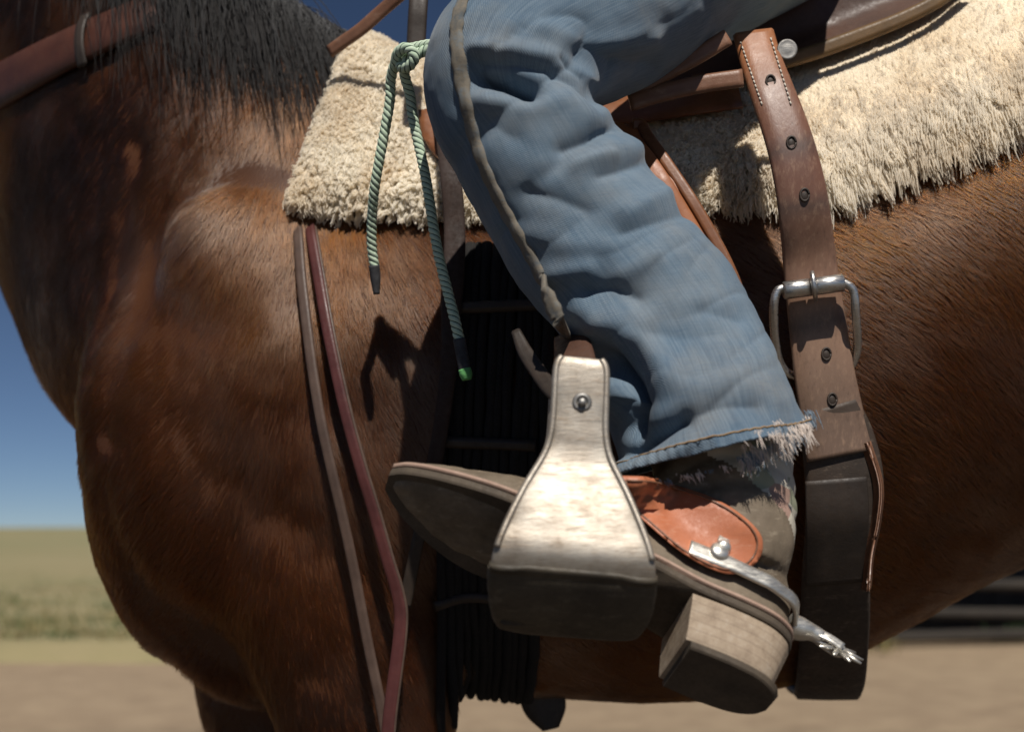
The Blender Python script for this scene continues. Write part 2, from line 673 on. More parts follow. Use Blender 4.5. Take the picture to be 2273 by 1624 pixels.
def build_horse():
    V, Fc = [], []

    def add(v, f):
        o = len(V)
        V.extend([tuple(q) for q in v])
        Fc.extend([tuple(i + o for i in q) for q in f])

    # trunk
    S = [(-0.503, 1.17, 1.00, 0.07), (-0.482, 1.28, 0.905, 0.145), (-0.43, 1.36, 0.825, 0.190), (-0.30, 1.43, 0.785, 0.235),
         (-0.12, 1.495, 0.785, 0.255), (0.02, 1.495, 0.772, 0.275), (0.18, 1.505, 0.766, 0.297), (0.32, 1.55, 0.785, 0.31),
         (0.46, 1.605, 0.85, 0.315), (0.62, 1.655, 0.93, 0.31), (0.85, 1.67, 0.99, 0.29), (1.05, 1.62, 1.0, 0.26),
         (1.20, 1.48, 1.03, 0.17), (1.27, 1.34, 1.10, 0.06)]
    S = cr(S, 60)
    rings = []
    for x, zt, zb, hw in S:
        zc, hz = (zt + zb) / 2, (zt - zb) / 2
        narrow = 0.42 if x < 0.15 else 0.3
        rings.append(ell_ring((x, YM, zc - 0.02 * 0), (0, 0, hz), (0, hw, 0), 40, narrow))
    add(*loft(rings))
    # neck, carried up and turned away from the viewer
    N = [((-0.16, YM, 1.20), (-0.55, 0.0, 0.83), 0.30, 0.215),
         ((-0.29, YM + .02, 1.27), (-0.56, 0.22, 0.78), 0.315, 0.190),
         ((-0.45, YM + .105, 1.38), (-0.48, 0.46, 0.74), 0.32, 0.152),
         ((-0.605, YM + .23, 1.55), (-0.40, 0.56, 0.72), 0.305, 0.125),
         ((-0.755, YM + .39, 1.73), (-0.36, 0.60, 0.72), 0.280, 0.105),
         ((-0.84, YM + .55, 1.94), (-0.38, 0.60, 0.70), 0.195, 0.090),
         ((-0.91, YM + .65, 2.06), (-0.46, 0.60, 0.55), 0.140, 0.078)]
    rings = []
    cc = cr([n[0] for n in N], 40)
    dd = norm(cr([n[1] for n in N], 40))
    rr = cr([(n[2], n[3]) for n in N], 40)
    for c, d, (h, w) in zip(cc, dd, rr):
        side = norm(np.cross((0, 0, 1.0), d))          # horizontal
        upv = norm(np.cross(d, side))
        rings.append(ell_ring(c, upv * h, side * w, 32, 0.3))
    add(*loft(rings))
    # head
    hd = norm(np.array((-0.46, 0.52, -0.70)))
    side = norm(np.cross((0, 0, 1.0), hd))
    upv = norm(np.cross(hd, side))
    p0 = np.array((-0.88, YM + .64, 2.06))
    prof = [(-0.05, 0.07, 0.06), (0.03, 0.115, 0.085), (0.14, 0.135, 0.095), (0.25, 0.115, 0.085), (0.36, 0.085, 0.06), (0.46, 0.07, 0.055), (0.53, 0.065, 0.055), (0.57, 0.035, 0.035)]
    rings = [ell_ring(p0 + hd * s - upv * 0.03, upv * h, side * w, 24) for s, h, w in cr(prof, 24)]
    add(*loft(rings))
    for sg in (-1, 1):          # ears
        b = p0 + side * 0.05 * sg + upv * 0.05
        e = [ell_ring(b + np.array((0.0, 0, 1)) * s, hd * r, side * r * 0.6, 10) for s, r in ((-.02, .03), (.05, .034), (.1, .024), (.15, .004))]
        add(*loft(e))

    def limb(pts, m=24):
        p = cr([q[:3] for q in pts], len(pts) * 6)
        r = cr([q[3:] for q in pts], len(pts) * 6)
        rings = [ell_ring(c, (rx, 0, 0), (0, ry, 0), m) for c, (rx, ry) in zip(p, r)]
        add(*loft(rings))

    # forelegs: forearm, knee, cannon, fetlock, hoof
    limb([(-0.20, YM - .13, 1.08, .17, .10), (-0.185, YM - .15, 0.92, .150, .088), (-0.165, YM - .155, 0.80, .112, .070), (-0.155, YM - .155, 0.66, .078, .058),
          (-0.155, YM - .155, 0.52, .055, .048), (-0.155, YM - .155, 0.46, .056, .052), (-0.150, YM - .155, 0.39, .044, .042),
          (-0.150, YM - .155, 0.22, .033, .030), (-0.150, YM - .155, 0.15, .042, .036), (-0.175, YM - .155, 0.09, .040, .037), (-0.19, YM - .155, 0.055, .055, .050), (-0.20, YM - .155, 0.0, .068, .060)])
    limb([(-0.26, YM + .13, 1.05, .15, .10), (-0.295, YM + .15, 0.90, .135, .085), (-0.315, YM + .155, 0.76, .110, .066), (-0.325, YM + .155, 0.66, .074, .054),
          (-0.345, YM + .155, 0.53, .055, .050), (-0.345, YM + .155, 0.46, .050, .046), (-0.335, YM + .155, 0.33, .034, .031),
          (-0.33, YM + .155, 0.21, .042, .036), (-0.36, YM + .155, 0.12, .042, .037), (-0.375, YM + .155, 0.07, .056, .050), (-0.385, YM + .155, 0.0, .068, .06)])
    for sg, dx in ((-1, 0.05), (1, -0.12)):      # hind legs
        y = YM + sg * .15
        limb([(0.98, y, 1.22, .20, .13), (0.98 + dx * .3, y, 1.02, .18, .11), (0.97 + dx * .6, y, 0.85, .12, .085), (1.05 + dx, y, 0.70, .085, .060),
              (1.14 + dx, y, 0.57, .068, .05), (1.13 + dx, y, 0.50, .058, .048), (1.10 + dx, y, 0.40, .044, .04), (1.06 + dx, y, 0.22, .036, .034),
              (1.05 + dx, y, 0.15, .044, .04), (1.01 + dx, y, 0.09, .042, .038), (0.99 + dx, y, 0.055, .056, .05), (0.97 + dx, y, 0.0, .066, .058)])

    def blob(c, r, rot=0.0, m=18):
        """flattened muscle: r = (along, depth, across), rotated in the x-z plane"""
        ca, sa = math.cos(rot), math.sin(rot)
        rings = []
        for t in np.linspace(-1, 1, m):
            q = math.sqrt(max(0.0, 1 - t * t)) + 1e-3
            rings.append(ell_ring(np.array(c) + np.array((ca, 0, sa)) * t * r[0], np.array((-sa, 0, ca)) * r[2] * q, np.array((0, 1, 0)) * r[1] * q, 18))
        add(*loft(rings))

    # muscles of the near side (and their mates on the far side)
    for sg in (-1, 1):
        def y(d):
            return YM + sg * d
        blob((-0.245, y(.145), 1.17), (.21, .085, .14), R(112))       # shoulder blade
        blob((-0.330, y(.135), 1.03), (.16, .090, .12), R(100))       # point of shoulder
        blob((-0.165, y(.170), 1.03), (.18, .085, .13), R(125))       # triceps
        blob((-0.335, y(.080), 0.965), (.12, .080, .10), R(75))        # breast
        blob((-0.265, y(.060), 0.86), (.14, .090, .10), R(0))        # between the forelegs
        blob((0.93, y(.17), 1.18), (.22, .11, .20), R(80))
    me = bpy.data.meshes.new('tmp')
    me.from_pydata(V, [], Fc)
    o = bpy.data.objects.new('tmp', me)
    COL.objects.link(o)
    md = o.modifiers.new('r', 'REMESH')
    md.mode = 'VOXEL'
    md.voxel_size = 0.0085
    md.use_smooth_shade = True
    sm = o.modifiers.new('s', 'SMOOTH')
    sm.factor = 0.5
    sm.iterations = 40
    dg = bpy.context.evaluated_depsgraph_get()
    me2 = bpy.data.meshes.new_from_object(o.evaluated_get(dg))
    bpy.data.objects.remove(o)
    me2.name = 'body'
    # living surface: ribs, veins and small hollows
    n = len(me2.vertices)
    v = np.empty(n * 3)
    me2.vertices.foreach_get('co', v)
    v = v.reshape(-1, 3)
    nn = np.empty(n * 3)
    me2.vertices.foreach_get('normal', nn)
    nn = nn.reshape(-1, 3)
    amp = np.exp(-((v[:, 0] + 0.35) / 0.28) ** 2) * 0.004 + 0.002
    d = (fbm(v * np.array((1, 1, 0.6)), 13, 3) - 0.5) * 2 * amp
    # folds of skin between neck and shoulder
    for (x0, z0, x1, z1, a, w) in ((-0.36, 1.50, -0.44, 1.08, -0.010, 0.022), (-0.43, 1.42, -0.47, 1.15, -0.006, 0.016)):
        ax = np.array((x1 - x0, z1 - z0))
        q = v[:, [0, 2]] - np.array((x0, z0))
        t = np.clip((q @ ax) / (ax @ ax), 0, 1)
        dist = np.linalg.norm(q - t[:, None] * ax, axis=1)
        d += 0.6 * a * np.exp(-(dist / w) ** 2) * (nn[:, 1] < 0.2)
    v = v + nn * d[:, None]
    me2.vertices.foreach_set('co', v.ravel())
    me2.update()
    me2.polygons.foreach_set('use_smooth', [True] * len(me2.polygons))
    me2.materials.clear()
    me2.materials.append(M['hide'])
    horse = empty('horse', 'bay brown horse in profile carrying the saddle and rider', 'horse', (0, 0, 0))
    body = link(bpy.data.objects.new('body', me2), horse)
    return horse, body


HORSE, BODY = build_horse()
BV = bvh_of(BODY)


def coat():
    n = 560000

    def keep(c, nn):
        zx, zy = to_survey(c)
        view = norm(c - np.array((0, 0, HC)))
        f = (nn * view).sum(1)
        k = (zx > -250) & (zx < 2520) & (zy > -250) & (zy < 1750) & (f < 0.35) & (c[:, 1] < 2.2)
        return k.astype(float) * np.where((zx < 0) | (zx > 2270) | (zy < -60) | (zy > 1580), 0.45, 1.0)
    p, nn = sample_surface(BODY, n, keep)
    zx, zy = to_survey(p)
    # lie of the coat: forward-down on the neck, straight down on the shoulder, back-down on barrel and flank
    a = np.interp(zx, [-200, 150, 420, 620, 850, 1200, 1700, 2500], [215, 222, 236, 262, 296, 312, 318, 318])
    a = np.radians(a + (fbm(p, 6, 2) - 0.5) * 30 + RNG.normal(0, 4, n))
    d = np.stack([np.cos(a), 0 * a, np.sin(a)], 1)
    d = norm(d - nn * (d * nn).sum(1)[:, None])
    L = 0.021 * (0.5 + 1.0 * RNG.random(n)) * (0.8 + 0.5 * fbm(p, 6, 2, NZ2))
    L = np.where((zy > 1380) & (nn[:, 2] < -0.35), L * 1.25, L)
    lift = 0.05 + 0.08 * RNG.random(n)
    clump = (fbm(p * np.array((1, 1, 1)), 90, 2) - 0.5)
    side = np.cross(nn, d)
    pts = np.zeros((n, 4, 3))
    for k, t in enumerate((0.0, 0.33, 0.66, 1.0)):
        pts[:, k] = p + d * (L * t)[:, None] + nn * (L * lift * (t - 0.45 * t * t) - 0.0006)[:, None] + side * (clump * L * 0.5 * t * t)[:, None]
    # colour: red bay with paler dusty patches, brightened to paint in sunlit sheen
    f1 = fbm(p * np.array((1, 1, 0.7)), 5.5, 4)
    f2 = fbm(p, 26, 3, NZ2)
    dust_sheen = np.clip((f1 - 0.48) * 5.5, 0, 1) * np.clip((f2 - 0.25) * 2.2, 0, 1)
    base = np.array((0.046, 0.0125, 0.0026))
    rich = np.array((0.150, 0.045, 0.0065))
    red = np.array((0.026, 0.0068, 0.0022))
    w = np.clip(fbm(p, 3.1, 3, NZ2) * 2.4 - 0.7, 0, 1)[:, None]
    c = base * (1 - w) + rich * w
    w2 = np.clip(fbm(p, 12, 3) * 2.6 - 1.1, 0, 1)[:, None]
    c = c * (1 - 0.35 * w2) + red * 0.35 * w2
    c = c * (1 - 0.6 * dust_sheen[:, None]) + np.array((0.30, 0.165, 0.10)) * 0.6 * dust_sheen[:, None]
    # bay points on the legs; lower breast darkened with painted shade
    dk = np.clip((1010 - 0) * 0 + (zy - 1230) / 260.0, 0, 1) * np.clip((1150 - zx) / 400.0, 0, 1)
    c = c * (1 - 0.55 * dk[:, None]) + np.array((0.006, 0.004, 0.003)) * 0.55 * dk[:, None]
    neck_shade = np.clip((560 - zx - 0.55 * np.clip(zy - 250, 0, 2000)) / 260.0, 0, 1) * np.clip(fbm(p, 7, 3, NZ2) * 3.2 - 0.75, 0, 1)  # shade of the neck put into the coat colour, patchy by noise
    c = c * (1 - 0.85 * neck_shade[:, None]) + np.array((0.010, 0.005, 0.0030)) * 0.85 * neck_shade[:, None]
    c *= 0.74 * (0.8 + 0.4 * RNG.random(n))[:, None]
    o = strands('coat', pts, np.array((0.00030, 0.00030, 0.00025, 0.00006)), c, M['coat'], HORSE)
    o['kind'] = 'stuff'


def mane():
    # crest hair: long black locks falling over the near side of the neck, wisps at the withers
    n = 6500
    t = RNG.random(n)
    crest = cr([(-0.80, YM + .46, 2.08), (-0.624, YM + .235, 1.915), (-0.465, YM + .065, 1.75), (-0.345, YM + .0, 1.66), (-0.24, YM - .02, 1.565), (-0.14, YM, 1.505)], 200)
    base = crest[(t * 199).astype(int)] + RNG.normal(0, 1, (n, 3)) * np.array((0.010, 0.010, 0.004))
    L = np.interp(t, [0, 0.5, 0.8, 1.0], [0.32, 0.32, 0.24, 0.08]) * (0.15 + 0.95 * RNG.random(n) ** 1.6)
    lock = fbm(base, 40, 2) - 0.5
    pts = np.zeros((n, 7, 3))
    k = 7
    dirn = np.stack([0.22 + lock * 1.2 + 0.15 * RNG.normal(0, 1, n), -0.75 + 0.25 * lock, 0.10 + 0 * lock], 1)
    pos = base.copy()
    vel = norm(dirn)
    pts[:, 0] = pos - np.array((0, 0, 0.012))
    for q in range(1, k):
        vel = norm(vel + np.array((0.10, -0.02, -0.55)) + RNG.normal(0, 0.11, (n, 3)))
        pos = pos + vel * (L / (k - 1))[:, None]
        pts[:, q] = pos
    # keep hair outside the neck
    for q in range(1, k):
        for i in range(n):
            h, nn, _, dist = BV.find_nearest(pts[i, q], 0.08)
            if h is not None:
                dv = Vector(pts[i, q]) - h
                s = dv.dot(nn)
                off = 0.006 + 0.012 * ((i * 7919) % 101) / 101
                if s < off:
                    pts[i, q] += np.array(nn) * (off - s)
    c = np.array((0.0030, 0.0018, 0.0013)) * (0.6 + 0.9 * RNG.random((n, 1)))
    o = strands('mane', pts, np.array((0.0005, 0.0005, 0.0005, 0.00045, 0.0004, 0.0003, 0.0001)), c, M['mane'], HORSE)
    o['kind'] = 'stuff'


coat()
mane()


# ------------------------------------------------------------------ things draped round the barrel
def on_barrel(x, ang, off, zc=1.16):
    """point on the horse's trunk at station x; ang 0 = near side level, 90 = spine, 180 = far side"""
    d = Vector((0, -math.cos(R(ang)), math.sin(R(ang))))
    o = Vector((x, YM, zc)) + d * 0.9
    h, n, _, _ = BV.ray_cast(o, -d, 0.9)
    if h is None:
        h = Vector((x, YM, zc)) + d * 0.28
        n = d
    if n.dot(d) < 0:
        n = -n
    n = (n * 0.5 + d * 0.5).normalized()
    return np.array(h + n * off), np.array(n)


def ang_at_z(x, z, off=0.0, zc=1.16):
    """angle at which the trunk (plus off) reaches height z on the near side"""
    lo, hi = -60.0, 90.0
    for _ in range(18):
        m = (lo + hi) / 2
        if on_barrel(x, m, off, zc)[0][2] < z:
            lo = m
        else:
            hi = m
    return (lo + hi) / 2


def draped(name, xs, zlow, off, thick, mat, parent=None, na=56, front=None, puff=0.0):
    """saddle-blanket shape: for stations xs, from height zlow(x) on the near side over the spine to the far side; front(a) shifts the station with height"""
    outer, inner, edge = [], [], []
    nx = len(xs)
    for i, x in enumerate(xs):
        a0 = ang_at_z(x, zlow(x), off)
        ro, ri = [], []
        for k in range(na):
            a = a0 + (180 - 2 * a0) * k / (na - 1)
            h = math.sin(math.pi * k / (na - 1))
            xx = x + (front(i / (nx - 1), h) if front else 0)
            e = min(i, nx - 1 - i, k, na - 1 - k)
            rr = {0: 0.25, 1: 0.75, 2: 0.95}.get(e, 1.0)
            p, n = on_barrel(xx, a, off)
            ro.append(p + n * (thick * rr))
            ri.append(p)
        outer.append(ro)
        inner.append(ri)
    O = np.array(outer)
    I = np.array(inner)
    # relax the casts
    for A in (O, I):
        for _ in range(6):
            B = A.copy()
            B[1:-1, 1:-1] = (A[:-2, 1:-1] + A[2:, 1:-1] + A[1:-1, :-2] + A[1:-1, 2:]) / 4
            A[:] = 0.5 * A + 0.5 * B
    v = list(O.reshape(-1, 3)) + list(I.reshape(-1, 3))
    f = grid_faces(nx, na)
    k = nx * na
    f += [(a + k, d + k, c + k, b + k) for a, b, c, d in f]
    per = [(0, j) for j in range(na)] + [(i, na - 1) for i in range(1, nx)] + [(nx - 1, j) for j in range(na - 2, -1, -1)] + [(i, 0) for i in range(nx - 2, 0, -1)]
    per = [i * na + j for i, j in per]
    for q in range(len(per)):
        a, b = per[q], per[(q + 1) % len(per)]
        f.append((a, a + k, b + k, b))
    o = mesh(name, v, f, mat, parent)
    return fix_normals(o)


PAD_OFF = 0.008


def pad_low(x):
    return float(np.interp(x, [-0.26, -0.20, -0.10, 0.05, 0.22, 0.32, 0.42, 0.52, 0.62, 0.75], [1.330, 1.320, 1.310, 1.310, 1.312, 1.322, 1.362, 1.402, 1.44, 1.47]))


def build_pad():
    root = empty('saddle_pad', 'cream sheepskin fleece pad under the saddle, shaggy along its lower edge', 'saddle pad')
    xs = np.concatenate([np.linspace(-0.235, -0.18, 6), np.linspace(-0.16, 0.68, 44), np.linspace(0.69, 0.73, 4)])

    def front(u, h):
        return 0.055 * math.exp(-u * 9) * h ** 1.5
    felt = draped('felt', xs, pad_low, PAD_OFF, 0.018, M['felt'], root, 60, front)
    # fleece: short curled locks, longer at the edges
    n = 260000

    def keep(c, nn):
        zx, zy = to_survey(c)
        return ((nn[:, 1] < 0.25) & (c[:, 1] < YM + 0.05) & (zx > 400) & (zx < 2600)).astype(float)
    p, nn = sample_surface(felt, n, keep)
    zx, zy = to_survey(p)
    lockid = fbm(p, 75, 2)
    lk2 = fbm(p + 3.1, 75, 2, NZ2)
    low = np.array([pad_low(x) for x in p[:, 0]])
    edge = np.exp(-np.clip(p[:, 2] - low, 0, 1) / 0.02)
    rear = np.clip((p[:, 0] - 0.20) / 0.12, 0, 1)
    L = (0.0115 + 0.004 * edge + 0.016 * rear * edge + 0.008 * rear) * (0.6 + 0.6 * RNG.random(n))
    ang = lockid * 9.0
    t1 = norm(np.stack([0.25 + 0.5 * np.cos(ang) * (1 - 0.6 * rear), -0.3 + 0 * ang, -0.75 + 0.5 * np.sin(ang) * (1 - 0.6 * rear)], 1))
    up = norm(nn * (0.85 - 0.45 * rear)[:, None] + t1 * (0.55 + 0.5 * rear)[:, None] + RNG.normal(0, 0.12, (n, 3)))
    s1 = norm(np.cross(up, nn) + 1e-4)
    s2 = np.cross(up, s1)
    k = 7
    ph = lk2 * 40 + RNG.normal(0, 0.5, n)
    pts = np.zeros((n, k, 3))
    for q in range(k):
        t = q / (k - 1)
        cu = (0.0028 - 0.0012 * rear) * t
        pts[:, q] = p + up * (L * t)[:, None] + (s1 * (np.cos(ph + 8 * t) * cu)[:, None] + s2 * (np.sin(ph + 8 * t) * cu)[:, None]) + np.array((0, 0, -1)) * (L * 0.35 * t * t)[:, None]
    from mathutils.kdtree import KDTree
    nc = 20000
    kd = KDTree(nc)
    for q in range(nc):
        kd.insert(Vector(p[q]), q)
    kd.balance()
    own = np.array([kd.find(Vector(x))[1] for x in p])
    pull = ((0.15 + 0.75 * np.clip(fbm(p, 16, 2, NZ2) * 2.2 - 0.6, 0, 1)) * (0.7 + 0.3 * RNG.random(n)))[:, None]
    for q in range(1, k):
        t = (q / (k - 1)) ** 1.2
        pts[:, q] = pts[:, q] * (1 - pull * t) + pts[own, q] * pull * t
    pts = pts + (RNG.normal(0, 0.0004, pts.shape))
    c = np.array((0.98, 0.92, 0.80)) * np.ones((n, 1))
    yel = np.clip((fbm(p, 22, 3) - 0.42) * 3, 0, 1)[:, None]
    c = c * (1 - 0.5 * yel) + np.array((0.82, 0.68, 0.48)) * 0.5 * yel
    dirt = np.clip((fbm(p, 40, 2) - 0.55) * 5, 0, 1)[:, None] * (0.25 + 0.75 * edge[:, None])
    c = c * (1 - 0.45 * dirt) + np.array((0.38, 0.29, 0.19)) * 0.45 * dirt
    tan = (rear * np.clip(fbm(p, 9, 3, NZ2) * 2 - 0.3, 0, 1))[:, None]
    c = c * (1 - 0.45 * tan) + np.array((0.62, 0.51, 0.37)) * 0.45 * tan
    c *= (0.86 + 0.2 * RNG.random(n))[:, None]
    o = strands('fleece', pts, np.array((0.0009, 0.0009, 0.0009, 0.0008, 0.0007, 0.0006, 0.0003)), c, M['wool'], root)
    o['kind'] = 'stuff'
    return root, felt


PAD, FELT = build_pad()
BVP = bvh_of(FELT)


def ysurf(trees, x, z, default=1.3, off=0.0, y0=0.2):
    best = None
    for t in trees:
        h = t.ray_cast(Vector((x, y0, z)), Vector((0, 1, 0)), 3.0)
        if h[0] is not None and (best is None or h[0].y < best):
            best = h[0].y
    return (best if best is not None else default) - off


def on_side(trees, zx, zy, off, guess=1.3, it=4):
    """survey point resting on the near side of the given surfaces, off metres proud of it"""
    y = guess
    for _ in range(it):
        p = W(zx, zy, y)
        y = ysurf(trees, p[0], p[2], y, off)
    return W(zx, zy, y)


# ------------------------------------------------------------------ saddle
M['saddle_dark'] = leather('oiled_latigo', (0.06, 0.028, 0.018), (0.11, 0.055, 0.036), 0.5, 22)
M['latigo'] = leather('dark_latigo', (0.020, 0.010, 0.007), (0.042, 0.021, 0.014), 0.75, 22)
M['silver_dull'] = metal('tarnished_silver', (0.16, 0.15, 0.14), (0.34, 0.33, 0.31), 0.8, 0.5)


def build_saddle():
    root = empty('saddle', 'brown leather western saddle with skirt, fender and seat under the rider', 'saddle')
    xs = np.linspace(-0.055, 0.245, 26)

    def low(x):
        return float(np.interp(x, [-0.14, -0.05, 0.06, 0.15, 0.25, 0.33, 0.42, 0.6], [1.42, 1.415, 1.408, 1.405, 1.412, 1.43, 1.475, 1.50]))
    skirt = draped('skirt', xs, low, PAD_OFF + 0.034, 0.009, M['saddle'], root, 40)
    # rear jockey behind the cantle, with a rolled rim
    def jy(x, z):
        ys = [ysurf([BVP], x, z + dz, 1.47, 0.0) for dz in (-0.02, -0.01, 0.0)]
        return min(1.46, sum(ys) / 3) - 0.024
    def jw(a, b, off=0.0):
        y = 1.33
        for _ in range(6):
            p = W(a, b, y)
            y = 0.5 * y + 0.5 * (jy(p[0], p[2]) - off)
        return W(a, b, y)
    jp = [jw(a, b)[[0, 2]] for a, b in ((1440, 150), (1560, 134), (1640, 122), (1700, 100), (1800, 68), (1900, 32), (2000, -8), (2080, -50), (2150, -105), (2150, -130), (1440, -130))]
    slab('rear_jockey', jp, jy, 0.010, M['saddle_dark'], root, 0.008)
    rim = [jw(a, b, 0.002) for a, b in ((1630, 128), (1700, 104), (1800, 72), (1900, 36), (2000, -4), (2080, -46), (2148, -100))]
    strip('rim', rim, [.010, .014, .016, .016, .015, .015, .015], 0.008, M['brass'], root, n=50)
    # seat with cantle, fork with horn
    rings = []
    for x, zc, hz, hw in cr([(0.0, 1.57, .04, .09), (0.05, 1.585, .05, .14), (0.14, 1.56, .045, .17), (0.25, 1.565, .045, .19), (0.36, 1.60, .06, .20), (0.43, 1.665, .075, .19), (0.47, 1.69, .06, .16)], 30):
        rings.append(ell_ring((x, YM, zc), (0, 0, hz), (0, hw, 0), 28))
    mesh('seat', *loft(rings), M['saddle'], root)
    rings = []
    for t, r in ((0, .030), (.03, .024), (.07, .020), (.10, .030), (.115, .042), (.128, .040), (.134, .018)):
        rings.append(ell_ring((0.005 - t * .4, YM, 1.60 + t), (.0 + r, 0, 0), (0, r, 0), 18))
    mesh('horn', *loft(rings), M['saddle'], root)
    rings = []
    for y, r in cr([(-0.17, .012), (-0.155, .045), (-0.10, .058), (0, .05), (0.10, .058), (0.155, .045), (0.17, .012)], 30):
        rings.append(ell_ring((0.015, YM + y, 1.57 - 1.6 * y * y), (0, 0, r), (r * .75, 0, 0), 18))
    mesh('fork', *loft(rings), M['saddle'], root)
    # front of the tree coming down beside the knee (seen between rope and jeans)
    poly = [W(a, b, 1.29)[[0, 2]] for a, b in ((905, 85), (985, 70), (1030, 140), (1020, 300), (985, 262), (945, 215), (915, 160))]
    slab('front_rigging_leather', poly, lambda x, z: ysurf([BVP], x, z, 1.33, 0.022), 0.010, M['saddle'], root, 0.008)
    # fender behind the leg
    def fy(x, z):
        return 1.255 - 0.25 * (1.34 - z) * 0.55 + 0.35 * max(0, z - 1.30)
    out = [(1190, 120), (1290, 130), (1405, 168), (1440, 150), (1462, 190), (1510, 275), (1560, 362), (1605, 445), (1640, 520), (1662, 590), (1655, 650), (1610, 720), (1500, 765), (1400, 770), (1360, 740), (1290, 640), (1230, 520), (1180, 380)]
    poly = [W(a, b, 1.20)[[0, 2]] for a, b in out]
    fender = slab('fender', poly, fy, 0.008, M['tan'], root, 0.008)
    def fpt(a, b, off):
        p = W(a, b, 1.2)
        q = p.copy()
        q[1] = fy(p[0], p[2]) - off
        return q
    ed = [(1420, 170), (1440, 172), (1452, 200), (1498, 283), (1547, 368), (1592, 450), (1628, 524), (1649, 588), (1643, 642), (1600, 706)]
    ep = cr([fpt(a, b, 0.0012) for a, b in ed], 60)
    strip('fender_edge', ep, 0.011, 0.0045, M['saddle'], fender)
    ed2 = [(1415, 235), (1440, 250), (1480, 320), (1528, 402), (1570, 480), (1602, 548), (1618, 600), (1606, 650)]
    strip('stirrup_leather', cr([fpt(a - 14, b + 6, 0.003) for a, b in ed2], 60), 0.026, 0.003, M['tan'], root)
    # saddle strings and jockey strips above the fleece, behind the thigh
    for pts, w, m in ((((1400, 160), (1470, 118), (1540, 82), (1612, 38)), 0.016, 'strap'), (((1395, 182), (1470, 160), (1550, 142), (1645, 128)), 0.017, 'strap')):
        q = [W(a, b, 1.262 + 0.00004 * (1640 - a)) for a, b in pts]
        strip('saddle_string', q, w, 0.006, M[m], root, n=24)
    # silver concho beside the billet
    c = W(1742, 66, 1.285)
    rings = [ell_ring(c + np.array((0, -t, 0)), (0, 0, r), (r, 0, 0), 24) for t, r in ((0, .0095), (.0015, .0100), (.0022, .009), (.0019, .008), (.0026, .004), (.0028, .001))]
    fix_normals(mesh('concho', *loft(rings), M['silver_dull'], root))
    # dark latigo hanging in the shade in front of the knee
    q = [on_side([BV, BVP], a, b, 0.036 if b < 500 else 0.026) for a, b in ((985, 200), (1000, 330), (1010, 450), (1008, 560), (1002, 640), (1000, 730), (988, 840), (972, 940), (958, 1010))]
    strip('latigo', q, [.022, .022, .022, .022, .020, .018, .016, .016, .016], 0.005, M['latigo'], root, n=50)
    return root


SADDLE = build_saddle()


M['mohair'] = leather('black_mohair', (0.005, 0.0045, 0.0045), (0.012, 0.010, 0.009), 0.9, 60)


def build_front_cinch():
    root = empty('front_cinch', 'dark corded girth running under the horse behind its foreleg', 'girth')
    cords = 12
    zx0 = 1015
    for k in range(cords):
        x = -0.066 + 0.0093 * k + RNG.normal(0, 0.0012)
        pts = []
        for a in np.linspace(24, -90, 26):
            p, n = on_barrel(x - 0.0 + 0.02 * (a / 90), a, 0.010)
            pts.append(p)
        for a in np.linspace(-96, -204, 22):
            p, n = on_barrel(x - 0.02, a, 0.010)
            pts.append(p)
        P = np.array(pts)
        for _ in range(3):
            P[1:-1] = 0.5 * P[1:-1] + 0.25 * (P[:-2] + P[2:])
        P = P + (fbm(P + 3.7 * k, 30, 2)[:, None] - 0.5) * np.array((0.006, 0.004, 0.0))
        tube('cord', P, 0.0050 + 0.0006 * (k % 3), M['mohair'], root, 8)
    for a in (8, -20, -50):
        pts = [on_barrel(-0.073 + 0.0093 * k + 0.02 * a / 90, a, 0.015)[0] for k in range(cords)]
        strip('cross_band', np.array(pts), 0.012, 0.010, M['dark'], root, up=on_barrel(-0.05, a, 0)[1])
    # ring and hanging keeper under the breastbone
    pts = [W(a, b, 1.56) for a, b in ((1205, 1440), (1200, 1475), (1212, 1520), (1222, 1560))]
    strip('tie_end', pts, [.040, .052, .048, .02], 0.008, M['dark'], root, n=24)
    return root


build_front_cinch()


